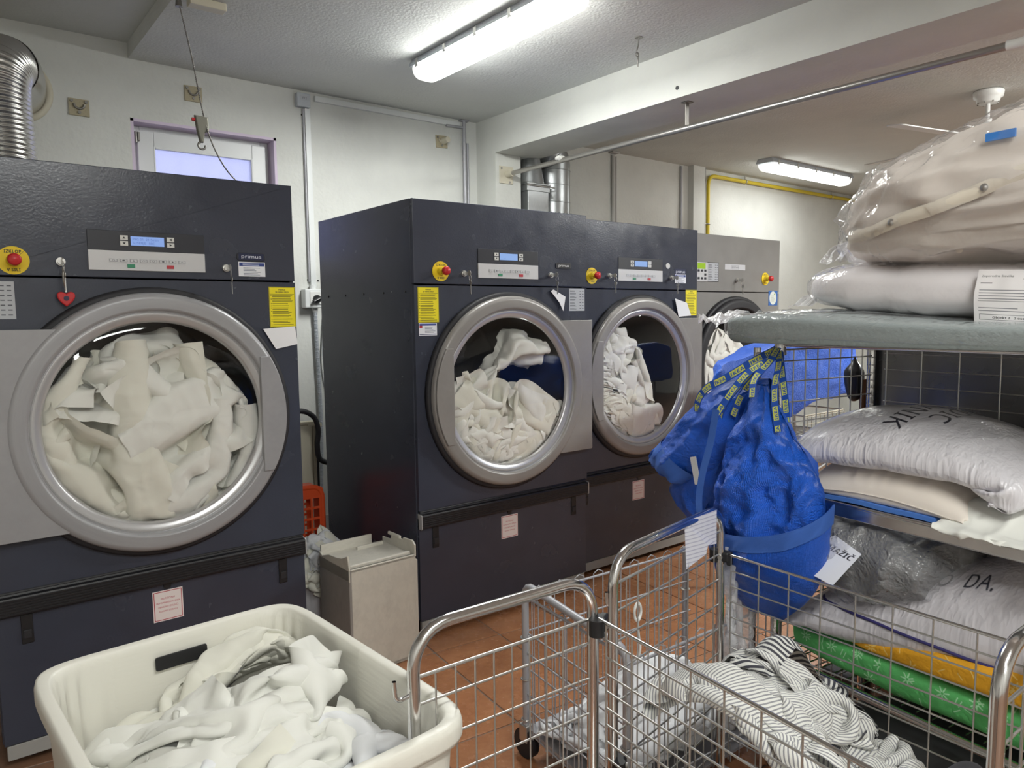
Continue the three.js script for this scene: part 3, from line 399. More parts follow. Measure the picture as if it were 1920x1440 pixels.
  if (o.hinge) {
    const a0 = Math.asin(0.322 / 0.43), ex = (o.hinge === 'left' ? cx : DW - cx) - 0.006, arc = []; for (let i = 0; i <= 24; i++) { const a = lerp(a0, -a0, i / 24); arc.push([0.435 * Math.cos(a), 0.435 * Math.sin(a)]); }
    const plate = shapeOf([[0.30, 0.334], [ex, 0.334], [ex, -0.338], [0.30, -0.338], ...arc.reverse()]);
    mesh('hinge_plate', extrude(plate, 0.034, 0.002).scale(sgn, 1, 1).translate(0, 0, 0.012), o.ring, door);
    for (const s of [-1, 1]) mesh('hinge', [cylY(0.009, 0.009, 0.05, sgn * (ex + 0.004), s * 0.31, 0.03, 14), box(0.02, 0.03, 0.012, sgn * (ex - 0.006), s * 0.318, 0.032, 0.002)], M.silver, door);
    const A = 0.51, hpts = []; for (let i = 0; i <= 28; i++) { const a = lerp(A, -A, i / 28); hpts.push([-0.446 * Math.cos(a), 0.446 * Math.sin(a)]); } hpts.push([-0.352, -0.218], [-0.352, 0.218]);
    mesh('handle_plate', extrude(shapeOf(hpts), 0.022, 0.003).scale(sgn, 1, 1).translate(0, 0, 0.037), o.handle || o.ring, door);
  }
  mesh('drum', DRUM.map((g) => g.clone().translate(cx, cy, 0)), M.drum, t);
  return t;
}
// geometry scaled by -1 turns inside out: put the faces back
function unflip(o) { o.traverse((c) => { if (c.isMesh && (c.name === 'hinge_plate' || c.name === 'handle_plate')) { const g = c.geometry, p = g.attributes.position.array, n = g.attributes.normal.array, u = g.attributes.uv.array; if (g.index) return; for (let i = 0; i < p.length / 9; i++) for (const [arr, k] of [[p, 3], [n, 3], [u, 2]]) for (let c2 = 0; c2 < k; c2++) { const a = i * 3 * k + k + c2, b = i * 3 * k + 2 * k + c2, s = arr[a]; arr[a] = arr[b]; arr[b] = s; } g.computeVertexNormals(); } }); }

const d1 = makeDryer('navy tumble dryer at the far left, with a red heart key fob', 0.10, -2.815, { body: M.navy, ring: M.silver, hinge: 'left' }); unflip(d1);
controlPanel(d1, 0.330, 1.632, 0.372, 0.133, LCD1); eStop(d1, 0.122, 1.655); keyLock(d1, 0.775, 1.650);
{ const k = keyLock(d1, 0.25, 1.655); const h = new THREE.Shape(); h.moveTo(0, -0.026); h.bezierCurveTo(-0.045, 0.008, -0.022, 0.034, 0, 0.016); h.bezierCurveTo(0.022, 0.034, 0.045, 0.008, 0, -0.026);
  mesh('ball_chain', tubeCurve([V(0.252, 1.635, 0.05), V(0.250, 1.60, 0.046), V(0.256, 1.565, 0.03), V(0.256, 1.555, 0.03)], 0.0035, 24, 6), M.zinc, k);
  mesh('heart_fob', extrude(h, 0.012, 0.004, 12).translate(0.256, 1.535, 0.022), M.red, k, 'red heart shaped fob'); mesh('fob_dot', cylZ(0.008, 0.008, 0.002, 0.256, 1.536, 0.035, 16), std({ color: lin(0.03, 0.02, 0.06), roughness: 0.5 }), k); }
mesh('maker_badge', extrude(rectShape(0.108, 0.030, 0.014), 0.004, 0.001, 8).translate(0.87, 1.695, 0), M.plateDark, d1); mesh('badge_print', label2D(0.094, 0.024, 0.87, 1.695, 0.0035), PR.badge, d1);
mesh('service_sticker', label2D(0.100, 0.054, 0.872, 1.649, 0), PR.service, d1);
mesh('safety_rules', label2D(0.103, 0.155, 0.984, 1.507, 0), PR.rules, d1, 'yellow label of safety rules');
mesh('specification_plate', label2D(0.115, 0.118, 0.062, 1.530, 0), PR.spec, d1);
mesh('paper_note', torn([[0.900, 1.424], [1.030, 1.432], [1.036, 1.362], [0.946, 1.346]]), M.paper, d1, 'white torn paper note').position.z = 0.004;

const d2 = makeDryer('navy tumble dryer in the middle, its whole left side showing', 1.665, -2.80, { body: M.navy, ring: M.silverWarm, hinge: 'right', rivets: true });
controlPanel(d2, 0.344, 1.640, 0.363, 0.134, LCD2); eStop(d2, 0.14, 1.664); keyLock(d2, 0.262, 1.657); keyLock(d2, 0.787, 1.663);
mesh('maker_badge', extrude(rectShape(0.106, 0.030, 0.012), 0.004, 0.001, 8).translate(0.876, 1.712, 0), M.plateDark, d2); mesh('badge_print', label2D(0.088, 0.024, 0.876, 1.712, 0.0035), PR.badgeDark, d2);
mesh('safety_rules', label2D(0.107, 0.155, 0.073, 1.516, 0), PR.rules, d2, 'yellow label of safety rules');
mesh('service_sticker', label2D(0.093, 0.055, 0.068, 1.408, 0), PR.service2, d2);
mesh('paper_note', torn([[0.780, 1.583], [0.800, 1.592], [0.885, 1.556], [0.862, 1.484], [0.836, 1.528]]), M.paper, d2, 'white torn paper scrap').position.z = 0.006;
mesh('specification_plate', label2D(0.108, 0.114, 0.97, 1.542, 0), PR.spec, d2);

const d3 = makeDryer('navy tumble dryer third along, behind the hanging blue bags', 2.709, -2.90, { body: M.navy, ring: M.silverWarm, hinge: 'right' });
controlPanel(d3, 0.336, 1.651, 0.373, 0.131, LCD2); eStop(d3, 0.13, 1.674); keyLock(d3, 0.26, 1.677); keyLock(d3, 0.784, 1.677);
mesh('round_badge', cylZ(0.017, 0.017, 0.004, 0.759, 1.747, 0.002, 28), M.screenWhite, d3);
mesh('maker_badge', label2D(0.106, 0.034, 0.876, 1.716, 0), PR.badge, d3); mesh('service_sticker', label2D(0.104, 0.052, 0.876, 1.674, 0.0005), PR.service, d3);
mesh('safety_rules', label2D(0.107, 0.155, 0.981, 1.531, 0), PR.rules, d3, 'yellow label of safety rules');
mesh('paper_note', torn([[0.812, 1.555], [0.934, 1.530], [0.972, 1.452], [0.842, 1.446]]), M.paper, d3, 'white torn paper note').position.z = 0.006;

const d4 = makeDryer('grey metal tumble dryer with a black door ring, at the far end', 3.770, -3.0, { body: M.greyPaint, ring: M.rubber, rim: M.rubber, strip: M.greyPaint });
{ const k = mesh('control_panel', box(0.11, 0.122, 0.006, 0.152, 1.731, 0.003, 0.002), M.plateLight, d4); mesh('display', box(0.078, 0.036, 0.003, 0.14, 1.768, 0.007), LCD4, k);
  for (let i = 0; i < 3; i++) for (let j = 0; j < 3; j++) if (!(i === 1 && j < 2)) mesh('key_button', box(0.018, 0.014, 0.003, 0.112 + j * 0.034, 1.738 - i * 0.024, 0.007), M.plateDark, k);
  mesh('specification_plate', label2D(0.112, 0.118, 0.268, 1.732, 0.001), PR.spec, d4); mesh('plate_frame', box(0.120, 0.126, 0.0015, 0.268, 1.732, 0.0005), M.black, d4);
  mesh('maker_badge', label2D(0.228, 0.036, 0.508, 1.771, 0.0005), PR.badgeLight, d4); keyLock(d4, 0.521, 1.684); eStop(d4, 0.862, 1.701);
  mesh('round_sticker', label2D(0.112, 0.104, 0.962, 1.568, 0.0004), printed(128, 128, (g) => { g.fillStyle = '#2f62a8'; g.fillRect(0, 0, 128, 128); g.fillStyle = '#d6dcd6'; g.beginPath(); g.ellipse(64, 64, 50, 58, 0, 0, 6.3); g.fill(); lines(g, 36, 44, 56, 5, 11, '#a8b0a4', 4); g.fillStyle = '#70a040'; g.fillRect(76, 26, 12, 8); }), d4, 'blue and white round sticker'); }

// ---------------------------------------------------------------- linen tumbling in the dryers
function drumCollide(x0, z0) {
  const cx = x0 + DC[0], cy = DC[1];
  return (p, o) => {
    let hit = false, dx = p[o] - cx, dy = p[o + 1] - cy, r = Math.hypot(dx, dy);
    if (r > 0.385) { p[o] = cx + dx * 0.385 / r; p[o + 1] = cy + dy * 0.385 / r; r = 0.385; hit = true; }
    const zf = z0 + (r < 0.345 ? 0.008 + 0.022 * (1 - (r / 0.345) ** 2) : -0.004 - (r - 0.345) * 0.3), zb = z0 - 0.34;
    if (p[o + 2] > zf) { p[o + 2] = zf; hit = true; } if (p[o + 2] < zb) { p[o + 2] = zb; hit = true; }
    return hit;
  };
}
function wrinkled(g, k, amp = 0.0045) {                         // fine lengthwise wrinkles on top of the simulated folds
  const p = g.attributes.position, n = g.attributes.normal, u = g.attributes.uv;
  for (let i = 0; i < p.count; i++) { const a = u.getX(i), b = u.getY(i), w = 0.05 * noise(a * 5, b * 5, k + 3), s = amp * (Math.pow(clamp(ridge((a + w) * 9, b * 3, k), 0, 1), 3) + 0.6 * Math.pow(clamp(ridge(a * 7, (b + w) * 17, k + 8), 0, 1), 3) + 0.5 * noise(a * 22, b * 15, k)); p.setXYZ(i, p.getX(i) + n.getX(i) * s, p.getY(i) + n.getY(i) * s, p.getZ(i) + n.getZ(i) * s); }
  g.computeVertexNormals(); return g;
}
function linen(name, labels, cat, group, sim, mats, up = 2, smooth = 2, amp = 0.0045) {
  return sim.map((s, k) => { if (!labels[k]) return null; const o = shade(new THREE.Mesh(wrinkled(gridGeometry(s, up, smooth), k, amp), mats[k % mats.length])); o.name = numbered(name); scene.add(o); return tag(o, labels[k], cat, group); });
}
{
  const d = 0.025, c = (x, y, z) => V(0.10 + DC[0] + x, DC[1] + y, -2.815 - 0.10 + z);
  // a sheet gathered into lengthwise folds: W wide when gathered, H long, cyc folds
  const hang = (cc, W, H, turn, k, cyc = 2.5, len = 0.85, bow = 0) => ({ nx: Math.round(len / d), ny: Math.round(H / d), d, bend: 0.4, at: (u, v) => { const amp = Math.sqrt(Math.max(0, (len / cyc / 4) ** 2 - (W / cyc / 4) ** 2)) * 0.8, x = u * W * (1 + 0.35 * Math.sin(v * 3 + k)) + bow * (v * v - 0.08) + 0.05 * noise(v * 3.3, u * 2.4, k), z = amp * Math.sin(u * cyc * 6.283 + k + 0.8 * noise(u * 3, v * 1.6, k)) + 0.07 * noise(u * 3.2 + k, v * 3.6, k), y = v * H * (1 + 0.12 * Math.sin(u * 5 + k)); return V(x * Math.cos(turn) - y * Math.sin(turn), x * Math.sin(turn) + y * Math.cos(turn), z).add(cc); } });
  const sim = simulate({ sheets: [hang(c(-0.07, -0.03, 0.05), 0.40, 0.80, 0.10, 1, 2, 0.82, 0.25), hang(c(0.15, 0.13, 0.08), 0.34, 0.60, -1.15, 2, 1.8, 0.7, 0.5), hang(c(-0.26, -0.06, 0.02), 0.28, 0.6, 0.75, 3, 1.6, 0.6, -0.2), hang(c(0.20, -0.15, 0.05), 0.36, 0.6, -0.35, 4, 1.8, 0.72, -0.4), hang(c(-0.20, -0.27, 0.0), 0.26, 0.46, 1.0, 5, 1.6, 0.5), hang(c(-0.12, 0.24, 0.02), 0.26, 0.5, 0.9, 6, 1.6, 0.55, 0.4), hang(c(0.24, 0.16, 0.0), 0.26, 0.5, -0.5, 8, 1.6, 0.5), hang(c(-0.28, 0.16, -0.03), 0.26, 0.4, -0.4, 9, 1.6, 0.5), hang(c(0.05, -0.32, 0.0), 0.2, 0.5, 1.5, 10, 1.5, 0.45), hang(c(-0.10, 0.31, -0.02), 0.2, 0.5, 1.35, 12, 1.5, 0.45, 0.3), hang(c(0.17, 0.27, 0.0), 0.22, 0.46, -1.0, 13, 1.6, 0.5, 0.5)], collide: drumCollide(0.10, -2.815), gravity: [0, -1.6, 0.7], steps: 34, damp: 0.88, iters: 6, thick: 0.8, start: 4 });
  linen('tumbling_sheet', ['long white sheet folded upright behind the far left dryer glass', 'white sheet bunched at the upper right behind the far left dryer glass', 'white linen strip at the left edge behind the far left dryer glass', 'white sheet hanging at the lower right behind the far left dryer glass', 'white sheet lying along the bottom behind the far left dryer glass', 'white sheet across the top behind the far left dryer glass', 'white sheet at the right edge behind the far left dryer glass', 'white sheet at the upper left behind the far left dryer glass', 'white sheet rolled along the lower right behind the far left dryer glass', 'white sheet arched along the top left behind the far left dryer glass', 'white sheet arched at the top right behind the far left dryer glass'], 'sheet', 'white sheets in the far left dryer', sim, [M.clothWarm, M.cloth, M.clothWarm, M.cloth], 3, 2);
}
{
  const N = 32, d = 0.027, c = (x, y, z) => V(1.665 + DC[0] + x, DC[1] + y, -2.80 - 0.15 + z);
  const sim = simulate({ sheets: [crumpled(N + 10, N + 10, d, c(-0.14, -0.2, 0), 0.45, 0.4, 0.5, 2, 0.35), crumpled(N + 4, N + 4, d, c(0.0, -0.08, 0.07), 0.5, 1.4, 1.35, 5, 0.4), crumpled(N, N, d, c(-0.24, 0.0, 0.05), 0.4, 0.4, 1.1, 8, 0.35), crumpled(N + 4, N, d, c(0.18, -0.14, 0.03), 0.42, 0.9, 1.2, 14, 0.35)], collide: drumCollide(1.665, -2.80), gravity: [-0.6, -2.4, 4], steps: 75, damp: 0.93, thick: 0.78 });
  linen('tumbling_sheet', ['white linen heaped at the bottom behind the middle dryer glass', 'white linen twisted at the lower centre behind the middle dryer glass', 'white linen at the left edge behind the middle dryer glass', 'white linen at the lower right behind the middle dryer glass'], 'sheet', 'white linen in the middle dryer', sim, [M.cloth, M.clothWarm, M.cloth]);
  // one sheet caught in flight: it rises from the heap and streams to the right
  const fl = simulate({ sheets: [{ nx: 40, ny: 26, d: 0.019, at: (u, v) => { const s = u + 0.5, x = -0.20 + 0.16 * Math.sin(s * 1.2) + 0.36 * sstep(0.45, 1, s), y = -0.12 + 0.36 * sstep(0.05, 0.6, s) - 0.03 * sstep(0.6, 1, s), w = lerp(0.10, 0.06, s), a = v * 2.6; return c(x + w * 0.9 * Math.sin(a) * (1 - s * 0.85), y + w * (1.5 * s) * Math.sin(a) + 0.008 * noise(u * 14, v * 9, 3), 0.06 + 0.05 * Math.cos(a * 1.7) + 0.02 * noise(u * 9, v * 12, 8)); } }], collide: drumCollide(1.665, -2.80), gravity: [0, -1, 0.6], steps: 14, damp: 0.9 });
  linen('tumbling_sheet', ['white pillowcase flung across the middle dryer drum in mid air'], 'sheet', null, fl, [M.cloth], 2, 2);
}
{
  const N = 42, d = 0.027, c = (x, y, z) => V(2.709 + DC[0] + x, DC[1] + y, -2.90 - 0.15 + z);
  const sim = simulate({ sheets: [crumpled(N, N, d, c(-0.14, 0.22, 0.03), 0.42, 0.3, 1.2, 3, 0.35), crumpled(N + 4, N + 4, d, c(-0.08, 0.02, 0.06), 0.48, 1.2, 1.25, 6, 0.3), crumpled(N + 4, N + 4, d, c(-0.06, -0.2, 0.02), 0.48, 0.8, -0.9, 9, 0.3), crumpled(N, N, d, c(0.14, -0.22, 0.03), 0.42, 2.0, 0.9, 12, 0.3), crumpled(N, N, d, c(-0.2, 0.1, -0.12), 0.45, 2.4, 0.6, 15, 0.3)], collide: drumCollide(2.709, -2.90), gravity: [-2.6, -1.6, 4], steps: 80, damp: 0.93, thick: 0.78 });
  linen('tumbling_sheet', ['white linen carried up the left side behind the third dryer glass', 'white linen pressed at the left middle behind the third dryer glass', 'white linen in the lower left behind the third dryer glass', 'white linen trailing at the bottom behind the third dryer glass', 'white linen deep at the left of the third dryer drum'], 'sheet', 'white linen in the third dryer', sim, [M.cloth, M.clothWarm, M.cloth]);
}
{
  const N = 32, d = 0.027, c = (x, y, z) => V(3.77 + DC[0] + x, DC[1] + y, -3.0 - 0.15 + z);
  const sim = simulate({ sheets: [crumpled(N, N, d, c(-0.1, 0.12, 0.04), 0.6, 0.3, 1.2, 4), crumpled(N, N, d, c(0.12, 0.05, 0.05), 0.6, 1.2, 1.0, 7)], collide: drumCollide(3.77, -3.0), gravity: [-1, -2, 5], steps: 70 });
  linen('tumbling_sheet', ['white sheet tumbling on the left behind the black ringed dryer glass', 'white sheet tumbling on the right behind the black ringed dryer glass'], 'sheet', 'white sheets in the grey dryer', sim, [M.cloth]);
}
// ---------------------------------------------------------------- white laundry tub and its heap
const TUB = { x: 0.437, z: -1.455, turn: 0.062, w: 0.605, l: 0.80, top: 0.72 };
{
  const t = thing('laundry_tub', 'cream plastic laundry tub with rounded rim, in front of the far left dryer', 'tub', [TUB.x, 0, TUB.z], TUB.turn);
  const hw = TUB.w / 2, hl = TUB.l / 2, rings = [], n = 96;
  const sup = (a, w, l, r) => { const c = Math.cos(a), s = Math.sin(a), e = 2 / r; return [w * Math.sign(c) * Math.abs(c) ** e, l * Math.sign(s) * Math.abs(s) ** e]; };
  // profile from the outer foot up over the rolled rim and down inside to the floor of the tub
  const prof = [[0.83, 0.10], [0.86, 0.16], [0.905, 0.42], [0.935, 0.62], [0.945, 0.672], [0.990, 0.676], [1.0, 0.686], [1.0, 0.706], [0.992, 0.717], [0.975, 0.72], [0.925, 0.72], [0.908, 0.715], [0.90, 0.70], [0.885, 0.62], [0.85, 0.40], [0.815, 0.17], [0.78, 0.14], [0.0, 0.135]];
  const P = [], U = [], I = [];
  prof.forEach(([f, y], j) => { for (let i = 0; i <= n; i++) { const a = i / n * Math.PI * 2, k = f > 0.9 ? 9 : 8, rib = j > 12 && j < 16 ? 0.004 * Math.sin(a * 24) : 0; const [x, z] = sup(a, hw * f + (f > 0.5 ? (f - 1) * (hl - hw) * 0 : 0) - rib, hl * (1 - (1 - f) * hw / hl) - rib, k); P.push(x, y, z); U.push(i / n * 2.6, y); } });
  for (let j = 0; j < prof.length - 1; j++) for (let i = 0; i < n; i++) { const a = j * (n + 1) + i, b = a + n + 1; I.push(a, b, a + 1, a + 1, b, b + 1); }
  const g = new THREE.BufferGeometry(); g.setAttribute('position', new THREE.Float32BufferAttribute(P, 3)); g.setAttribute('uv', new THREE.Float32BufferAttribute(U, 2)); g.setIndex(I); g.computeVertexNormals();
  mesh('shell', g, M.tub, t);
  mesh('hand_hole', extrude(rectShape(0.118, 0.032, 0.006), 0.004, 0.001, 4).rotateX(-0.1).translate(0.005, 0.665, -hl * 0.925 + 0.0105), M.black, t);
  for (const sx of [-1, 1]) for (const sz of [-1, 1]) { const c = mesh('caster', [cylX(0.045, 0.045, 0.025, sx * hw * 0.6, 0.045, sz * hl * 0.65, 20)], M.rubber, t); mesh('caster_fork', [box(0.045, 0.05, 0.05, sx * hw * 0.6, 0.085, sz * hl * 0.65, 0.006)], M.zinc, c); }
}
{
  const co = Math.cos(-TUB.turn), si = Math.sin(-TUB.turn), hw = TUB.w / 2, hl = TUB.l / 2;
  const mound = (x, z) => 0.55 + 0.12 * Math.exp(-((x - 0.03) ** 2 / 0.03 + (z + 0.02) ** 2 / 0.05)) + 0.19 * Math.exp(-((x - 0.19) ** 2 / 0.012 + (z + 0.16) ** 2 / 0.016)) - 0.09 * sstep(0.05, -0.22, x) - 0.10 * sstep(-0.2, -0.36, z) * sstep(0.12, 0.0, x);
  const collide = (p, o) => {
    let hit = false; const wx = p[o] - TUB.x, wz = p[o + 2] - TUB.z; let x = wx * co + wz * si, z = -wx * si + wz * co; let y = p[o + 1];
    const f = lerp(0.80, 0.885, clamp((y - 0.17) / 0.5, 0, 1)), bx = hw * f - 0.012, bz = hl - hw * (1 - f) - 0.012;
    if (y < 0.715) { if (Math.abs(x) > bx && Math.abs(x) < bx + 0.06) { x = Math.sign(x) * bx; hit = true; } if (Math.abs(z) > bz && Math.abs(z) < bz + 0.06) { z = Math.sign(z) * bz; hit = true; } }
    else if (y < 0.732 && Math.abs(x) < hw + 0.01 && Math.abs(z) < hl + 0.01 && (Math.abs(x) > bx || Math.abs(z) > bz)) { y = 0.732; hit = true; }
    const m = mound(x, z); if (y < m) { y = m; hit = true; }
    p[o] = TUB.x + x * co - z * si; p[o + 2] = TUB.z + x * si + z * co; p[o + 1] = y; return hit;
  };
  const at = (x, y, z) => V(TUB.x + x * co - z * si, y, TUB.z + x * si + z * co), N = 34, d = 0.0255;
  const S = [[-0.1, 0.72, 0.05, 0.4, 0.5, 0.3], [0.1, 0.78, 0.18, 0.45, 1.5, -0.4], [-0.06, 0.80, 0.0, 0.42, 0.9, 0.5], [0.02, 0.9, 0.1, 0.45, 2.3, -0.3], [0.1, 0.98, -0.06, 0.42, 0.2, 0.6], [-0.12, 0.95, 0.2, 0.36, 1.1, 0.4], [0.18, 1.02, -0.16, 0.3, 1.9, 0.9], [0.06, 1.08, 0.2, 0.36, 0.7, 0.2], [-0.13, 0.9, -0.10, 0.36, 0.2, 0.3], [0.04, 1.1, -0.12, 0.36, 1.3, 0.5]];
  const sim = simulate({ sheets: S.map(([x, y, z, s, a, b], k) => crumpled(N, N, d, at(x, y, z), s, a, b, k * 2.3 + 1, 0.32)), collide, steps: 150, gather: 0.006, gatherSteps: 10, thick: 0.82, damp: 0.95, friction: 0.6 });
  linen('crumpled_sheet', ['white sheet crumpled at the left side of the cream tub', 'white sheet crumpled at the near right of the cream tub', 'white sheet crumpled against the back wall of the cream tub', 'white sheet crumpled in the middle of the cream tub heap', 'white sheet crumpled on top of the cream tub heap', 'white sheet crumpled at the near left of the cream tub', 'white sheet bunched over the right rim of the cream tub', 'white sheet crumpled at the near edge of the cream tub', 'white sheet crumpled at the far left of the cream tub', 'white sheet heaped highest in the middle of the cream tub'], 'sheet', 'crumpled white sheets in the tub', sim, [M.cloth, M.clothCool, M.clothWarm, M.cloth], 3, 1);
}

// ---------------------------------------------------------------- wire laundry carts
// a U-shaped tube frame standing between points a and b (on the floor plan), with wires welded across
function endFrame(parent, a, b, top, r, m, opt = {}) {
  const A = V(a[0], opt.y0 ?? 0.1, a[1]), B = V(b[0], opt.y0 ?? 0.1, b[1]), A2 = V(a[0], top, a[1]), B2 = V(b[0], top, b[1]);
  const f = mesh('end_frame', tubeRound([A, A2, B2, B], r, opt.rad ?? 0.075, 110, 16), m, parent);
  const at = (u, y) => V(lerp(a[0], b[0], u), y, lerp(a[1], b[1], u));
  const rows = opt.rows || [], cols = opt.cols || 0;
  rows.forEach((y, i) => wire(at(0.02, y), at(0.98, y), i === 0 ? 0.0036 : 0.0026, m === M.greyTube ? m : M.zinc, f));
  for (let i = 1; i < cols; i++) wire(at(i / cols, rows[0]), at(i / cols, rows[rows.length - 1]), 0.0019, m === M.greyTube ? m : M.zinc, f).position.addScaledVector(V(-(b[1] - a[1]), 0, b[0] - a[0]).normalize(), 0.004);
  return f;
}
const rowsFrom = (list, y0, step, y1) => { const o = [...list]; for (let y = y0; y > y1; y -= step) o.push(y); return o; };
function sidePanel(parent, a, b, ya, yb, cols, rowStep, depth, m = M.zinc, topR = 0.0042) {
  const A = V(a[0], ya, a[1]), B = V(b[0], yb, b[1]);
  const f = mesh('side_panel', rod(A, B, topR, 12), M.chrome, parent), at = (u, dy) => V(lerp(a[0], b[0], u), lerp(ya, yb, u) - dy, lerp(a[1], b[1], u));
  for (let d = rowStep; d < depth; d += rowStep) wire(at(0.03, d), at(1, d), 0.0024, m, f);
  for (let i = 0; i <= cols; i++) wire(at(0.03 + 0.97 * i / cols, 0), at(0.03 + 0.97 * i / cols, depth), 0.0021, m, f);
  return f;
}
function clip(parent, x, y, z, turn) {
  const c = mesh('hinge_clip', [box(0.05, 0.032, 0.03, 0, 0, 0, 0.008), cylY(0.017, 0.017, 0.036, -0.018, 0, 0, 20), box(0.016, 0.04, 0.018, 0.024, -0.004, 0.004, 0.005)].map((g) => g.rotateY(turn).translate(x, y, z)), M.black, parent);
  mesh('bolt', [cylZ(0.007, 0.007, 0.006, 0, 0, 0.017, 12)].map((g) => g.rotateY(turn).translate(x, y, z)), M.zinc, c); return c;
}
function castors(parent, pts) { for (const [x, z] of pts) { const c = mesh('caster', cylX(0.05, 0.05, 0.026, x, 0.05, z, 22), M.rubber, parent); mesh('caster_fork', box(0.034, 0.06, 0.04, x, 0.085, z, 0.005), M.zinc, c); } }
{
  const t = thing('wire_cart', 'empty chrome wire cart standing beside the cream laundry tub', 'cart');
  endFrame(t, [0.652, -1.13], [1.092, -1.115], 0.897, 0.0122, M.chrome, { rows: rowsFrom([0.805, 0.752], 0.672, 0.08, 0.16), cols: 10 });
  endFrame(t, [0.62, -0.36], [1.035, -0.335], 0.892, 0.0122, M.rubber, { rows: rowsFrom([0.8, 0.75], 0.67, 0.08, 0.16), cols: 10 });
  sidePanel(t, [1.088, -1.09], [1.040, -0.365], 0.812, 0.785, 9, 0.0375, 0.6);
  clip(t, 1.098, 0.795, -1.10, 0.5); clip(t, 1.098, 0.42, -1.10, 0.5);
  mesh('hook', tubeRound([V(0.642, 0.775, -1.13), V(0.615, 0.772, -1.13), V(0.612, 0.812, -1.13)], 0.0042, 0.012, 20, 8), M.chrome, t);
  mesh('deck', [box(0.42, 0.012, 0.75, 0.85, 0.115, -0.73, 0.004), rod(V(0.652, 0.11, -1.13), V(0.62, 0.11, -0.36), 0.011), rod(V(1.09, 0.11, -1.115), V(1.035, 0.11, -0.335), 0.011)], M.zinc, t);
  castors(t, [[0.68, -1.07], [1.05, -1.07], [0.66, -0.42], [1.01, -0.42]]);
}
{
  const t = thing('wire_cart', 'chrome wire cart holding striped linen, its bar mirroring the blue bags', 'cart');
  const e = endFrame(t, [1.215, -1.172], [1.772, -1.276], 0.903, 0.0122, M.chrome, { rows: rowsFrom([0.833, 0.765], 0.69, 0.075, 0.16), cols: 11 }); void e;
  endFrame(t, [1.292, -0.405], [1.81, -0.40], 0.925, 0.0125, M.chrome, { rows: rowsFrom([0.83, 0.76], 0.69, 0.075, 0.16), cols: 10 });
  sidePanel(t, [1.778, -1.27], [1.776, -0.42], 0.766, 0.752, 9, 0.046, 0.62);
  clip(t, 1.776, 0.757, -1.276, -1.2); clip(t, 1.776, 0.33, -1.276, -1.2); clip(t, 1.236, 0.385, -1.17, 0.6);
  mesh('hook', tubeRound([V(1.212, 0.785, -1.178), V(1.203, 0.785, -1.178), V(1.200, 0.818, -1.178)], 0.0042, 0.008, 16, 8), M.chrome, t);
  mesh('deck', [box(0.50, 0.012, 0.76, 1.52, 0.115, -0.80, 0.004), rod(V(1.215, 0.11, -1.172), V(1.292, 0.11, -0.405), 0.011), rod(V(1.772, 0.11, -1.276), V(1.81, 0.11, -0.40), 0.011)], M.zinc, t);
  castors(t, [[1.26, -1.11], [1.73, -1.19], [1.32, -0.47], [1.76, -0.45]]);
  single('paper_sheet', 'lined paper slip hanging on the bar of the chrome cart, left of the blue bags', 'paper', (() => { const g = extrude(shapeOf([[-0.068, 0.022], [0.085, 0.026], [0.09, -0.072], [0.03, -0.062], [0.022, -0.085], [-0.052, -0.112], [-0.06, -0.03]]), 0.001), p = g.attributes.position, u = g.attributes.uv; for (let i = 0; i < p.count; i++) { u.setXY(i, p.getX(i) * 5 + 0.5, p.getY(i) * 5 + 0.6); p.setZ(i, p.getZ(i) + 0.012 * Math.sin(p.getX(i) * 30)); } g.computeVertexNormals(); return g; })(), printed(128, 128, (g) => { g.fillStyle = '#dcdce6'; g.fillRect(0, 0, 128, 128); g.fillStyle = '#a8a8c0'; for (let i = 0; i < 18; i++) g.fillRect(0, i * 7, 128, 1.4); }, { side: THREE.DoubleSide }), [1.615, 0.888, -1.232]).rotation.y = 0.18;
}
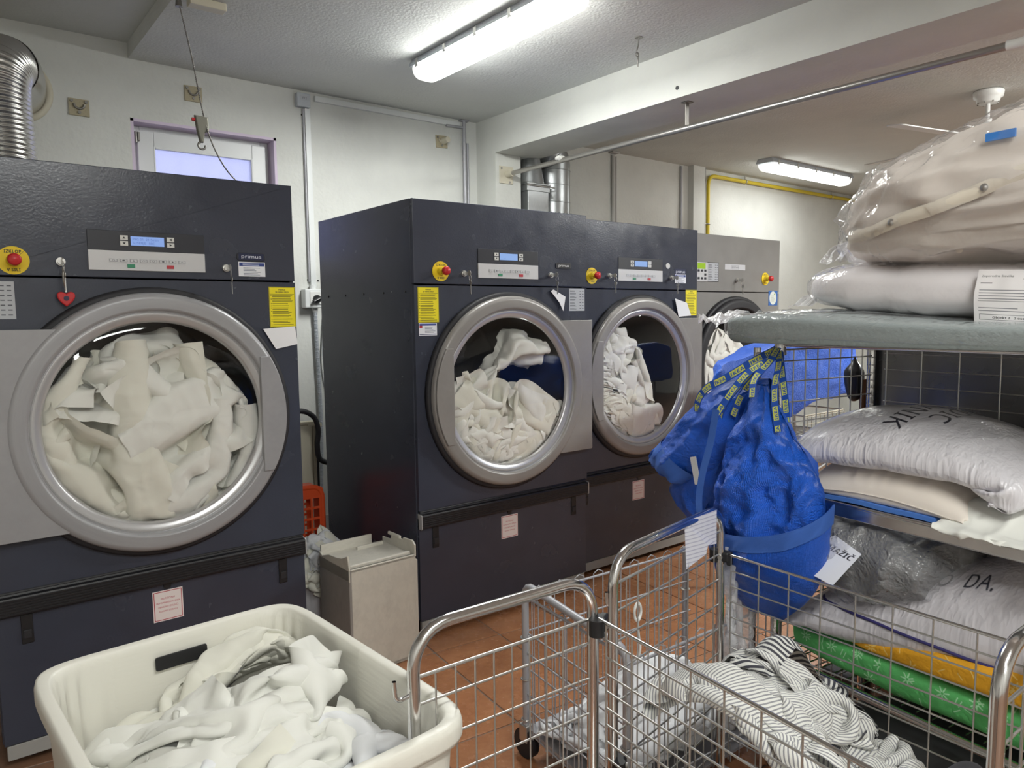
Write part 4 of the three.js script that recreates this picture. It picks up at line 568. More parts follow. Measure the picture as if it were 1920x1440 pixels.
{ // low grey cart behind them, with hooked wire sides
  const t = thing('wire_cart', 'low grey painted wire cart behind the two chrome carts', 'cart');
  const P = [[1.472, -1.815], [1.402, -1.300], [2.24, -1.775], [2.12, -1.30]], top = 0.592;
  const f = mesh('end_frame', tubeRound([V(P[0][0], 0.07, P[0][1]), V(P[0][0], top, P[0][1]), V(P[1][0], top - 0.02, P[1][1]), V(P[1][0], 0.07, P[1][1])], 0.0118, 0.04, 90, 14), M.greyTube, t);
  for (const y of [0.36, 0.22, 0.09]) wire(V(P[0][0], y, P[0][1]), V(P[1][0], y, P[1][1]), 0.0032, M.greyTube, f);
  for (const [p, ys] of [[P[0], [0.41, 0.27, 0.13]], [P[1], [0.30, 0.16]], [P[2], [0.40, 0.26]]]) for (const y of ys) mesh('clamp_ring', new THREE.TorusGeometry(0.0150, 0.003, 8, 20).rotateX(Math.PI / 2).translate(p[0], y, p[1]), M.zinc, f);
  const panel = (a, b, y, n, low, hooks) => {
    const g = mesh('hooked_panel', rod(V(a[0], y, a[1]), V(b[0], y, b[1]), 0.0042, 8), M.greyTube, t), at = (u, h) => V(lerp(a[0], b[0], u), h, lerp(a[1], b[1], u));
    for (let i = 0; i < n; i++) { const u0 = (i + 0.25) / n, u1 = (i + 0.75) / n; mesh('wire_loop', tubeRound([at(u0, low), at(u0, y + hooks), at(u1, y + hooks), at(u1, low)], 0.0021, 0.014, 40, 6), M.greyTube, g); }
    for (const h of [y - 0.12, y - 0.24, y - 0.38]) if (h > low) wire(at(0, h), at(1, h), 0.003, M.greyTube, g);
  };
  panel([P[0][0] + 0.01, P[0][1] + 0.005], [2.26, -1.765], 0.553, 9, 0.08, 0.022); panel(P[1], [2.1, -1.29], 0.528, 8, 0.08, 0.022); panel([1.466, -1.79], [1.406, -1.33], 0.552, 6, 0.08, 0.018);
  mesh('post', [rod(V(P[2][0], 0.07, P[2][1]), V(P[2][0], 0.565, P[2][1]), 0.0115, 14)], M.greyTube, t); mesh('post', [rod(V(P[3][0], 0.07, P[3][1]), V(P[3][0], 0.56, P[3][1]), 0.0115, 14)], M.greyTube, t);
  mesh('deck', shapeDeck(P), M.greyTube, t); castors(t, P.map(([x, z]) => [x, z]));
}
function shapeDeck(P) { const s = shapeOf([[P[0][0], P[0][1]], [P[2][0], P[2][1]], [P[3][0], P[3][1]], [P[1][0], P[1][1]]]); return extrude(s, 0.01).rotateX(Math.PI / 2).translate(0, 0.105, 0); }
// ---------------------------------------------------------------- what the carts hold
{ // white bed sheet draped over a heap in the low cart
  const cone = (x, z) => 0.12 + 0.20 * Math.exp(-((x - 1.86) ** 2 / 0.035 + (z + 1.56) ** 2 / 0.03)) + 0.12 * Math.exp(-((x - 1.62) ** 2 / 0.02 + (z + 1.50) ** 2 / 0.02));
  const collide = (p, o) => { let hit = false; const m = cone(p[o], p[o + 2]); if (p[o + 1] < m) { p[o + 1] = m; hit = true; } const x0 = 1.45, x1 = 2.12, z0 = -1.76, z1 = -1.325; if (p[o] < x0) { p[o] = x0; hit = true; } if (p[o] > x1) { p[o] = x1; hit = true; } if (p[o + 2] < z0) { p[o + 2] = z0; hit = true; } if (p[o + 2] > z1) { p[o + 2] = z1; hit = true; } return hit; };
  const flat = (c, s, k) => ({ nx: 40, ny: 34, d: 0.022, at: (u, v) => V(c.x + u * 0.88 * s, c.y + 0.05 * noise(u * 5, v * 5, k), c.z + v * 0.75 * s) });
  const sim = simulate({ sheets: [flat(V(1.62, 0.32, -1.5), 0.6, 1), flat(V(1.86, 0.42, -1.56), 0.72, 4)], collide, steps: 110, thick: 0.8 });
  linen('white_sheet', ['white sheet slumped on the left in the low grey cart', 'white sheet draped over the heap in the low grey cart'], 'sheet', null, sim, [M.clothCool, M.clothCool], 2, 2);
}
{ // striped linen
  const stripe = (a, b, w) => dataTex(256, (u) => { const f = (u * 16) % 1; return f < w ? a : b; }, true);
  const light = phy({ color: lin(0.85, 0.85, 0.83), map: rep(stripe([0.60, 0.60, 0.63], [0.93, 0.93, 0.92], 0.34), 8), roughness: 0.9, sheen: 0.2, sheenColor: lin(1, 1, 1), side: THREE.DoubleSide }), bold = phy({ color: lin(0.85, 0.85, 0.83), map: rep(stripe([0.26, 0.26, 0.30], [0.88, 0.88, 0.87], 0.5), 4.6), roughness: 0.9, sheen: 0.2, sheenColor: lin(1, 1, 1), side: THREE.DoubleSide });
  const mound = (x, z) => 0.42 + 0.25 * Math.exp(-((x - 1.34) ** 2 / 0.022 + (z + 0.95) ** 2 / 0.05)) + 0.25 * Math.exp(-((x - 1.58) ** 2 / 0.014 + (z + 0.95) ** 2 / 0.02));
  const collide = (p, o) => { let hit = false; const m = mound(p[o], p[o + 2]); if (p[o + 1] < m) { p[o + 1] = m; hit = true; } const x0 = 1.235 + (p[o + 2] + 1.18) * 0.09, x1 = 1.74, z0 = -1.15, z1 = -0.44; if (p[o] < x0) { p[o] = x0; hit = true; } if (p[o] > x1) { p[o] = x1; hit = true; } if (p[o + 2] < z0) { p[o + 2] = z0; hit = true; } if (p[o + 2] > z1) { p[o + 2] = z1; hit = true; } return hit; };
  const sim = simulate({ sheets: [crumpled(36, 34, 0.023, V(1.38, 0.72, -0.72), 0.40, 0.4, 0.3, 3, 0.3), crumpled(38, 36, 0.023, V(1.34, 0.84, -0.95), 0.38, 1.0, 0.5, 7, 0.3), crumpled(34, 34, 0.021, V(1.58, 0.88, -0.95), 0.36, 2.2, 0.8, 11)], collide, steps: 130, thick: 0.82, gather: 0.01, gatherSteps: 10, friction: 0.6 });
  linen('striped_sheet', ['finely striped pale linen nearest the front in the chrome cart', 'finely striped pale linen piled on the left in the chrome cart', 'boldly striped black and white linen on the right in the chrome cart'], 'linen', null, sim, [light, light, bold], 3, 1);
}
{ // a looped white tie standing up from the low cart
  single('cable_tie', 'white looped plastic tie standing up behind the chrome cart side', 'tie', [new THREE.TorusGeometry(0.017, 0.004, 10, 28).scale(0.75, 1.35, 1).translate(0, 0.068, 0), tubeCurve([V(0, 0.046, 0), V(0.002, 0.02, 0), V(0.006, -0.03, 0.004), V(0.004, -0.06, 0.0)], 0.003, 24, 8)], M.whiteGloss, [1.415, 0.615, -1.275]);
}
// ---------------------------------------------------------------- crate standing on end
{
  const t = thing('plastic_crate', 'scuffed off-white plastic crate standing on end against the middle dryer', 'crate', [1.255, 0, -2.665], 0.03), m = std({ color: lin(0.70, 0.67, 0.61), roughness: 0.5, map: rep(T_WALL, 2) }), W = 0.315, D = 0.27, H = 0.455;
  mesh('base_panel', box(W - 0.01, H, 0.016, W / 2, H / 2, -0.008, 0.005), m, t);
  mesh('end_wall', box(W - 0.012, 0.016, D, W / 2, H - 0.008, -D / 2, 0.004), m, t); mesh('end_wall', box(W - 0.012, 0.016, D, W / 2, 0.01, -D / 2, 0.004), m, t);
  mesh('side_wall', box(0.016, H, D, 0.008, H / 2, -D / 2, 0.004), std({ color: lin(0.42, 0.395, 0.37), roughness: 0.6, map: rep(T_SPECK, 1.5) }), t, 'dirty grey side');
  mesh('side_wall', box(0.016, H, D, W - 0.008, H / 2, -D / 2, 0.004), m, t);
  // the raised grip rim round the end wall
  const fl = (pts) => extrude(shapeOf(pts), 0.008, 0.0015);
  mesh('rim', [fl([[0, 0], [0.012, 0.055], [0.06, 0.035], [0.1, 0.028], [0.18, 0.022], [0.24, 0.004], [0.265, 0.015], [0.27, -0.05], [0, -0.05]]).rotateY(Math.PI / 2).translate(0.0, H, -D + 0.27), ].map((g) => g.translate(0, 0.0, 0)), m, t);
  mesh('rim', [fl([[0, 0], [0.27, 0], [0.27, 0.028], [0.20, 0.03], [0.19, 0.052], [0.10, 0.052], [0.09, 0.062], [0.02, 0.066], [0, 0.05]]).rotateY(Math.PI / 2).translate(W - 0.006, H - 0.01, 0), box(0.012, 0.014, 0.1, W - 0.002, H + 0.046, -0.17, 0.004)], m, t);
  mesh('rim', [box(W - 0.07, 0.045, 0.01, W / 2 - 0.03, H + 0.02, -D + 0.005, 0.003), box(0.13, 0.016, 0.014, W / 2 + 0.06, H + 0.006, -D + 0.05, 0.003)], m, t);
  mesh('rib', [box(0.012, H - 0.03, 0.02, W + 0.004, H / 2 - 0.01, -0.012, 0.004)], m, t);
  mesh('step', box(W - 0.03, 0.02, 0.02, W / 2 - 0.004, H + 0.004, -0.02, 0.006), m, t);
}
// ---------------------------------------------------------------- baskets between the two left dryers
{
  const t = thing('laundry_basket', 'orange plastic basket standing on its side between the two left dryers', 'basket', [1.30, 0, -3.62]), m = std({ color: lin(0.72, 0.085, 0.02), roughness: 0.4 }), H = 0.60;
  const wall = (w, z, rotY, name) => { const s = rectShape(w, H - 0.02, 0.03); const nx = Math.floor(w / 0.048), ny = 9; for (let i = 0; i < nx; i++) for (let j = 0; j < ny; j++) { const x = (i - (nx - 1) / 2) * 0.046, y = -H / 2 + 0.06 + j * 0.056, h = new THREE.Path(); h.moveTo(x - 0.017, y - 0.022); h.lineTo(x - 0.017, y + 0.022); h.lineTo(x + 0.017, y + 0.022); h.lineTo(x + 0.017, y - 0.022); h.closePath(); s.holes.push(h); } return mesh(name, extrude(s, 0.01, 0.002, 6).rotateY(rotY).translate(...z), m, t); };
  wall(0.50, [0, H / 2 + 0.01, 0.05], 0, 'grid_base'); wall(0.46, [0, H / 2 + 0.01, -0.06], 0, 'grid_side');
  mesh('edge_band', [tubeRound([V(-0.24, 0.02, 0.052), V(-0.24, H, 0.052), V(0.245, H, 0.052), V(0.245, 0.02, 0.052)], 0.014, 0.06, 90, 10), box(0.44, 0.012, 0.11, 0, H - 0.004, 0, 0.004), box(0.012, 0.52, 0.11, 0.246, H / 2 - 0.02, 0, 0.004)], m, t);
  const b = thing('rag_bin', 'white ribbed plastic bin overflowing with rags behind the crate', 'bin', [1.36, 0, -3.16]);
  const prof = []; for (let i = 0; i < 5; i++) prof.push([[0.0, 0.01], [0.105, 0.012], [0.125, 0.17], [0.14, 0.33], [0.132, 0.335]][i]);
  const g = lathe(prof, 72), p = g.attributes.position; for (let i = 0; i < p.count; i++) { const a = Math.atan2(p.getZ(i), p.getX(i)), k = 1 + 0.02 * Math.sin(a * 22); p.setX(i, p.getX(i) * k); p.setZ(i, p.getZ(i) * k); } g.computeVertexNormals();
  mesh('shell', g, std({ color: lin(0.74, 0.73, 0.76), roughness: 0.5, side: THREE.DoubleSide }), b); mesh('rim', new THREE.TorusGeometry(0.14, 0.007, 10, 60).rotateX(Math.PI / 2).translate(0, 0.33, 0), M.white, b);
  const collide = (q, o) => { let hit = false; const dx = q[o] - 1.37, dz = q[o + 2] + 3.16, r = Math.hypot(dx, dz), m = 0.31 + 0.15 * Math.max(0, 1 - (r / 0.14) ** 2) + 0.05 * noise(q[o] * 14, q[o + 2] * 14, 3) - Math.max(0, r - 0.15) * 2.2; if (q[o + 1] < Math.max(m, 0.1)) { q[o + 1] = Math.max(m, 0.1); hit = true; } if (q[o] < 1.16) { q[o] = 1.16; hit = true; } if (q[o] > 1.64) { q[o] = 1.64; hit = true; } return hit; };
  const check = dataTex(128, (u, v) => { const a = (u * 4) % 1 < 0.4 ? 1 : 0, c = (v * 4) % 1 < 0.4 ? 1 : 0; return a + c === 2 ? [0.80, 0.45, 0.36] : a + c === 1 ? [0.87, 0.70, 0.64] : [0.9, 0.88, 0.86]; }, true);
  const sim = simulate({ sheets: [crumpled(26, 22, 0.02, V(1.34, 0.50, -3.06), 0.4, 0.3, 0.4, 2), crumpled(28, 26, 0.02, V(1.37, 0.66, -3.15), 0.26, 1.2, 0.5, 5), crumpled(30, 28, 0.02, V(1.38, 0.80, -3.16), 0.22, 2.0, -0.5, 9), crumpled(28, 26, 0.02, V(1.42, 0.94, -3.15), 0.24, 0.6, 0.7, 13)], collide, steps: 85, gather: 0.035, gatherSteps: 14, friction: 0.85 });
  linen('rag', ['orange checked rag hanging over the near edge of the white bin', 'pale cloth in the middle of the white rag bin', 'bluish white cloth in the upper part of the white rag bin heap', 'bluish white cloth topmost on the white rag bin heap'], 'rag', null, sim, [phy({ color: lin(0.9, 0.9, 0.9), map: rep(check, 7), roughness: 0.9, side: THREE.DoubleSide }), M.clothWarm, M.clothCool, M.clothCool], 3, 1, 0.02);
}

// ---------------------------------------------------------------- chrome wire shelving, turned seven degrees
const RA = -0.1239, RF = V(1.985, 0, -1.23);
const RK = (w, y, t) => V(w, y, t).applyAxisAngle(V(0, 1, 0), RA).add(RF);
const atRack = (w, y, t) => RK(w, y, t).toArray();
{
  const t = thing('wire_rack', 'chrome wire shelving rack stacked with bagged bedding', 'rack', RF.toArray(), RA), RL = 1.22, RW = 0.452;
  for (const [x, z] of [[0, 0], [RW, 0], [0, RL], [RW, RL]]) { const prof = [[0, 0.0]]; for (let y = 0.02; y < 1.36; y += 0.0254) prof.push([0.0122, y], [0.0122, y + 0.021], [0.0114, y + 0.0225], [0.0114, y + 0.0245]); prof.push([0.0122, 1.372], [0.0105, 1.377], [0, 1.377]); mesh('post', lathe(prof, 18).translate(x, 0, z), M.chrome, t); }
  for (const y of [1.368, 0.925, 0.432, 0.085]) {
    const s = mesh('shelf', [rod(V(0, y, 0), V(RW, y, 0), 0.0055, 10), rod(V(0, y, RL), V(RW, y, RL), 0.0055, 10), rod(V(RW, y, 0), V(RW, y, RL), 0.0055, 10), ...[0.15, 0.30].map((x) => rod(V(x, y - 0.006, 0), V(x, y - 0.006, RL), 0.003, 6))], M.chrome, t);
    mesh('front_bar', y > 0.9 && y < 1 ? [box(0.014, 0.036, RL, -0.002, y - 0.012, RL / 2, 0.005), rod(V(-0.004, y + 0.006, 0), V(-0.004, y + 0.006, RL), 0.0055, 10)] : y < 0.9 && y > 0.3 ? [rod(V(-0.028, y - 0.004, -0.012), V(-0.028, y - 0.004, RL), 0.0122, 16), rod(V(-0.028, y - 0.004, 0.0), V(0, y - 0.004, 0), 0.006, 10)] : [rod(V(0, y, 0), V(0, y, RL), 0.006, 10)], M.chrome, s);
    for (let i = 1; i < 30; i++) wire(V(0, y + 0.002, RL * i / 30), V(RW, y + 0.002, RL * i / 30), 0.0022, M.chrome, s);
    for (const [x, z] of [[0, 0], [RW, 0]]) mesh('collar', cylY(0.0165, 0.0185, 0.034, x, y - 0.014, z, 18), M.chrome, s);
  }
  const e = mesh('end_grid', rod(V(0.02, 1.352, 0.004), V(RW - 0.02, 1.352, 0.004), 0.003, 8), M.zinc, t);
  for (let i = 1; i < 8; i++) wire(V(i * RW / 8, 0.1, 0.004), V(i * RW / 8, 1.352, 0.004), 0.0021, M.zinc, e); for (let y = 0.14; y < 1.34; y += 0.062) wire(V(0.012, y, 0.008), V(RW - 0.012, y, 0.008), 0.0021, M.zinc, e);
  const k = mesh('back_grid', rod(V(RW + 0.02, 1.352, 0.02), V(RW + 0.02, 1.352, RL), 0.0032, 8), M.zinc, t);
  for (let z = 0.04; z < RL; z += 0.115) wire(V(RW + 0.02, 0.1, z), V(RW + 0.02, 1.352, z), 0.0024, M.zinc, k); for (let y = 0.13; y < 1.34; y += 0.052) wire(V(RW + 0.024, y, 0.03), V(RW + 0.024, y, RL), 0.0018, M.zinc, k);
}
{
  const t = thing('steel_cabinet', 'tall dull steel cabinet standing behind the chrome shelving', 'cabinet', atRack(0.60, 0, 0.60), RA);
  mesh('casing', box(0.5, 1.36, 1.36, 0.26, 0.74, 0, 0.006), M.steelDark, t); mesh('corner_post', box(0.03, 1.36, 0.03, 0.0, 0.74, -0.69, 0.004), M.black, t); mesh('plinth', box(0.46, 0.06, 1.3, 0.26, 0.03, 0, 0.004), M.black, t);
}
function fit(gs, sx, sy, sz) {                                   // scale a filled case to its size and stand it on y = 0
  const b = new THREE.Box3(); for (const g of gs) { g.computeBoundingBox(); b.union(g.boundingBox); } const s = b.getSize(V(0, 0, 0)), c = b.getCenter(V(0, 0, 0));
  for (const g of gs) { g.translate(-c.x, -b.min.y, -c.z).scale(sx / s.x, sy / s.y, sz / s.z); g.computeVertexNormals(); } return gs;
}
const warp = (gs, f) => { for (const g of gs) { const p = g.attributes.position, v = V(0, 0, 0); for (let i = 0; i < p.count; i++) { v.fromBufferAttribute(p, i); f(v); p.setXYZ(i, v.x, v.y, v.z); } g.computeVertexNormals(); } return gs; };
function puff(gs, d, amp, f, k) { return gs.map((g) => { const h = g.clone(), p = h.attributes.position, n = h.attributes.normal; for (let i = 0; i < p.count; i++) { const x = p.getX(i), y = p.getY(i), z = p.getZ(i), s = d + amp * Math.max(0, ridge(x * f + k, y * f, z * f) - 0.35) + amp * 0.5 * noise(x * f * 2.4, y * f * 2.4, z * f * 2.4 + k); p.setXYZ(i, x + n.getX(i) * s, y + n.getY(i) * s, z + n.getZ(i) * s); } h.computeVertexNormals(); return h; }); }
const floorAt = (y0, y1 = 9) => (p, o) => { if (p[o + 1] < y0) p[o + 1] = y0; if (p[o + 1] > y1) p[o + 1] = y1; };
M.duvet = phy({ color: lin(0.86, 0.78, 0.70), roughness: 0.9, sheen: 0.2, sheenColor: lin(1, 1, 1), bumpMap: rep(T_WEAVE, 60), bumpScale: 0.0008 });
M.bedding = phy({ color: lin(0.90, 0.86, 0.86), roughness: 0.85, sheen: 0.2, sheenColor: lin(1, 1, 1) });
M.greyFleece = phy({ color: lin(0.26, 0.30, 0.295), roughness: 0.95, sheen: 0.4, sheenColor: lin(0.6, 0.65, 0.65), bumpMap: rep(T_CREASE, 4), bumpScale: 0.003 });
M.milky = phy({ color: lin(0.80, 0.79, 0.81), roughness: 0.30, clearcoat: 0.5, clearcoatRoughness: 0.25, bumpMap: rep(T_CREASE, 2), bumpScale: 0.006 });
M.clear = phy({ color: lin(1, 1, 1), roughness: 0.10, transmission: 1, thickness: 0, ior: 1.45, bumpMap: rep(T_CREASE, 3), bumpScale: 0.012, side: THREE.DoubleSide });
// a stuffed bag: superellipsoid with creases; f(v, dir) shapes it further
function stuffed(sx, sy, sz, e, k, crease, f, n = 150, m = 90) {
  const P = [], U = [], I = [], pw = (c, q) => Math.sign(c) * Math.abs(c) ** q;
  for (let j = 0; j <= m; j++) for (let i = 0; i <= n; i++) {
    const a = i / n * Math.PI * 2, b = (j / m - 0.5) * Math.PI, cb = Math.cos(b), v = V(pw(cb, e[1]) * pw(Math.cos(a), e[0]), pw(Math.sin(b), e[1]), pw(cb, e[1]) * pw(Math.sin(a), e[0])), d = v.clone().normalize();
    v.set(v.x * sx / 2, v.y * sy / 2, v.z * sz / 2); const s = crease(v, d); v.addScaledVector(d, s); if (f) f(v, d); v.y = Math.max(v.y, -sy / 2); P.push(v.x, v.y + sy / 2, v.z); U.push(v.z * 1.0 + v.x * 0.35, v.y + v.x * 0.35);
  }
  for (let j = 0; j < m; j++) for (let i = 0; i < n; i++) { const a = j * (n + 1) + i, b = a + n + 1; I.push(a, b, a + 1, a + 1, b, b + 1); }
  const g = new THREE.BufferGeometry(); g.setAttribute('position', new THREE.Float32BufferAttribute(P, 3)); g.setAttribute('uv', new THREE.Float32BufferAttribute(U, 2)); g.setIndex(I); g.computeVertexNormals(); return g;
}
const fold = (x, y, z, p = 3) => Math.pow(clamp(ridge(x, y, z), 0, 1), p);
M.clear = phy({ color: lin(0.99, 0.99, 1.0), roughness: 0.13, transmission: 0.95, thickness: 0, ior: 1.5, bumpMap: rep(T_CREASE, 2), bumpScale: 0.008, side: THREE.DoubleSide });
M.milky2 = phy({ color: lin(0.9, 0.9, 0.92), roughness: 0.3, transmission: 0.55, thickness: 0, side: THREE.DoubleSide, bumpMap: rep(T_CREASE, 6), bumpScale: 0.006 });
// --- top shelf
{
  const cr = (v) => 0.004 * noise(v.x * 6, v.y * 9, v.z * 5) + 0.003 * fold(v.x * 4, v.y * 8 + 3, v.z * 3), g = stuffed(0.60, 0.090, 1.36, [0.22, 0.42], 2, cr, (v) => { if (v.x < -0.2) v.y -= 0.022 * sstep(-0.2, -0.3, v.x) * sstep(0, -0.03, v.y); });
  const t = thing('folded_blanket', 'grey blanket folded flat in clear plastic under the white roll', 'blanket', atRack(0.205, 1.3745, 0.50), RA);
  const tp = (v) => { v.y *= 1 - 0.36 * sstep(-0.55, 0.25, v.z); }; warp([g], tp); mesh('blanket', g, M.greyFleece, t);
  mesh('plastic_wrap', warp([stuffed(0.612, 0.099, 1.385, [0.24, 0.45], 3, (v) => cr(v) + 0.007 * fold(v.x * 5 + v.z * 3, v.y * 6, v.z * 7, 6) + 0.004 * fold(v.x * 9, v.y * 9, v.z * 14 + v.x * 9, 5))], tp), M.clear, t, 'clear plastic wrap').position.y = -0.003;
  const flap = gridGeometry({ nx: 12, ny: 10, d: 0.02, p: Float32Array.from(Array.from({ length: 120 }, (_, n) => { const u = (n % 12) / 11, v = Math.floor(n / 12) / 9; return [-0.27 + 0.20 * v + 0.02 * noise(u * 5, v * 5, 2), 0.060 + 0.04 * noise(u * 4, v * 6, 7) - 0.03 * u * v + 0.03 * Math.sin(v * 3.1), -0.65 - 0.19 * u * (0.4 + 0.6 * Math.sin(v * 2.2 + 0.4)) + 0.02 * noise(u * 6, v * 4, 9)]; }).flat()) }, 3, 0); mesh('plastic_flap', flap, M.milky2, t);
}
{
  const cr = (v) => 0.006 * noise(v.x * 4, v.y * 8, v.z * 9) + 0.007 * fold(v.x * 2 + 5, v.y * 3, v.z * 9, 2) - 0.003, g = stuffed(0.47, 0.150, 1.12, [0.42, 0.68], 5, cr, (v) => { v.y *= 1 - 0.05 * sstep(0, 0.5, v.z); });
  const t = thing('duvet_roll', 'white duvet rolled in clear plastic with a printed slip, on the grey blanket', 'duvet', atRack(0.215, 1.457, 0.595), RA);
  const sl0 = (v) => { v.y -= 0.058 * (v.z + 0.5); }; warp([g], sl0); mesh('duvet', g, M.bedding, t);
  mesh('plastic_wrap', warp([stuffed(0.482, 0.158, 1.14, [0.42, 0.68], 5, (v) => cr(v) + 0.007 * fold(v.x * 4 + v.z * 4, v.y * 7, v.z * 6 + v.y * 9, 7), (v) => { v.y *= 1 - 0.05 * sstep(0, 0.5, v.z); })], sl0), M.clear, t, 'clear plastic wrap').position.y = -0.002;
  const tail = gridGeometry({ nx: 12, ny: 12, d: 0.02, p: Float32Array.from(Array.from({ length: 144 }, (_, n) => { const u = (n % 12) / 11, v = Math.floor(n / 12) / 11; return [-0.16 + 0.30 * v, 0.025 + 0.075 * Math.sin(v * 2.8) * (1 - 0.45 * u) + 0.012 * noise(u * 6, v * 6, 3), -0.53 - 0.085 * u + 0.012 * noise(u * 7, v * 7, 6)]; }).flat()) }, 3, 0); mesh('plastic_tail', tail, M.milky2, t);
  const slip = printed(256, 256, (g) => { g.fillStyle = '#f2eff0'; g.fillRect(0, 0, 256, 256); txt(g, 'Zaporedna številka', 16, 30, 13, '#444', 'normal', 'left'); g.fillStyle = '#333'; for (let i = 0; i < 30; i++) g.fillRect(160 + i * 3, 26, 1 + (i * 7) % 3, 20); lines(g, 16, 62, 60, 1, 10, '#555', 4); lines(g, 16, 96, 220, 4, 14, '#8a8a90', 4); g.fillStyle = '#555'; g.fillRect(14, 150, 228, 2); txt(g, '15,00 €', 238, 166, 14, '#333', 'bold', 'right'); lines(g, 16, 182, 200, 2, 14, '#8a8a90', 4); g.strokeStyle = '#666'; g.lineWidth = 2; g.strokeRect(20, 216, 216, 26); txt(g, 'Objekt 2   2 osebi', 128, 229, 15, '#333'); });
  const sg = new THREE.PlaneGeometry(0.155, 0.118, 14, 10), p = sg.attributes.position; for (let i = 0; i < p.count; i++) { const y = p.getY(i); p.setZ(i, 0.004 * noise(p.getX(i) * 20, y * 20, 2) - 2.6 * y * y); } sg.computeVertexNormals();
  const sl = mesh('printed_slip', sg.rotateY(-Math.PI / 2), slip, t); sl.position.set(-0.254, 0.034, 0.045); sl.rotation.x = 0.055;
}
{
  const cr = (v) => 0.012 * noise(v.x * 4, v.y * 6, v.z * 4) + 0.010 * fold(v.x * 5 + 7, v.y * 16, v.z * 5 + v.y * 9, 2) + 0.020 * fold(v.x * 3, v.y * 9 + 2, v.z * 2.2 + 4, 2) + 0.007 * fold(v.x * 7, v.y * 9, v.z * 7, 3) - 0.008;
  const sh = (v) => { const u = (v.z + 0.52) / 1.04; if (v.y > -0.1) v.y *= 0.90 + 0.14 * sstep(0.0, 0.4, u); v.y += 0.012 * Math.sin(v.x * 9) * sstep(0, 0.1, v.y); v.z += 0.20 * clamp((v.y + 0.16) / 0.32, 0, 1.1) * sstep(0.15, -0.5, v.z); };
  const dg = stuffed(0.62, 0.348, 1.10, [0.55, 0.66], 9, cr, sh, 190, 120), gs = [dg];
  const t = thing('bagged_duvet', 'big cream duvet with snap buttons in a clear plastic bag, topmost on the shelving', 'duvet', atRack(0.225, 1.572, 0.640), RA);
  mesh('duvet', dg, M.duvet, t);
  mesh('plastic_bag', stuffed(0.64, 0.360, 1.13, [0.55, 0.66], 9, (v) => cr(v) + 0.012 * fold(v.x * 4 + v.y * 5, v.y * 3 - v.x * 2, v.z * 5, 8) + 0.009 * fold(v.x * 6, v.y * 4 + v.z * 9, v.z * 3 + v.y * 4, 7), sh, 200, 130), M.clear, t, 'clear plastic bag').position.y = -0.006;
  const ear = gridGeometry({ nx: 10, ny: 10, d: 0.02, p: Float32Array.from(Array.from({ length: 100 }, (_, n) => { const u = (n % 10) / 9, v = Math.floor(n / 10) / 9; return [-0.17 + 0.16 * v + 0.02 * noise(u * 6, v * 5, 2), 0.03 + 0.08 * Math.sin(v * 3.1) * (1 - 0.4 * u) + 0.012 * noise(u * 7, v * 7, 5), -0.47 - 0.09 * u + 0.015 * noise(u * 6, v * 8, 1)]; }).flat()) }, 3, 0); mesh('plastic_ear', ear, M.milky2, t);
  // the buttoned placket along its front
  const top = gs[0].attributes.position; const near = (z, y) => { let best = 1e9, o = V(0, 0, 0); for (const g of gs) { const p = g.attributes.position; for (let i = 0; i < p.count; i++) { if (p.getX(i) > -0.08) continue; const d = (p.getZ(i) - z) ** 2 + (p.getY(i) - y) ** 2; if (d < best) { best = d; o = V(p.getX(i), p.getY(i), p.getZ(i)); } } } return o; }; void top;
  const line = [[-0.47, 0.10], [-0.41, 0.085], [-0.33, 0.09], [-0.25, 0.105], [-0.15, 0.125], [-0.05, 0.15], [0.06, 0.185], [0.2, 0.21]].map(([z, y]) => near(z, y).add(V(-0.004, 0, 0)));
  const cv = new THREE.CatmullRomCurve3(line), P = [], U = [], I = [], n = 70; for (let i = 0; i <= n; i++) { const q = cv.getPoint(i / n); for (let k = 0; k < 5; k++) { P.push(q.x - 0.006 * Math.sin(k * Math.PI / 4) - 0.002, q.y + (k / 4 - 0.5) * 0.032 + 0.003 * noise(i * 0.3, 1, 2), q.z); U.push(i * 0.05, k / 4); } } for (let i = 0; i < n; i++) for (let k = 0; k < 4; k++) { const a = i * 5 + k; I.push(a, a + 1, a + 5, a + 1, a + 6, a + 5); }
  const g = new THREE.BufferGeometry(); g.setAttribute('position', new THREE.Float32BufferAttribute(P, 3)); g.setAttribute('uv', new THREE.Float32BufferAttribute(U, 2)); g.setIndex(I); g.computeVertexNormals(); const pl = mesh('placket', g, std({ color: lin(0.76, 0.69, 0.58), roughness: 0.9, side: THREE.DoubleSide }), t);
  for (const f of [0.08, 0.42, 0.74]) { const q = cv.getPoint(f); mesh('snap_button', lathe([[0, 0.004], [0.004, 0.0035], [0.005, 0.001], [0.0085, 0.001], [0.0085, 0]], 20).rotateZ(Math.PI / 2).translate(q.x - 0.008, q.y, q.z), M.zinc, pl); }
  { const q = near(-0.12, 0.035); mesh('snap_button', lathe([[0, 0.004], [0.004, 0.0035], [0.005, 0.001], [0.0085, 0.001], [0.0085, 0]], 20).rotateZ(Math.PI / 2).translate(q.x - 0.004, q.y, q.z), M.duvet, pl); }
  const q = near(-0.03, 0.255); mesh('blue_tag', box(0.004, 0.018, 0.06, q.x - 0.014, q.y, q.z + 0.03, 0.001), std({ color: lin(0.05, 0.22, 0.62), roughness: 0.5 }), t);
}
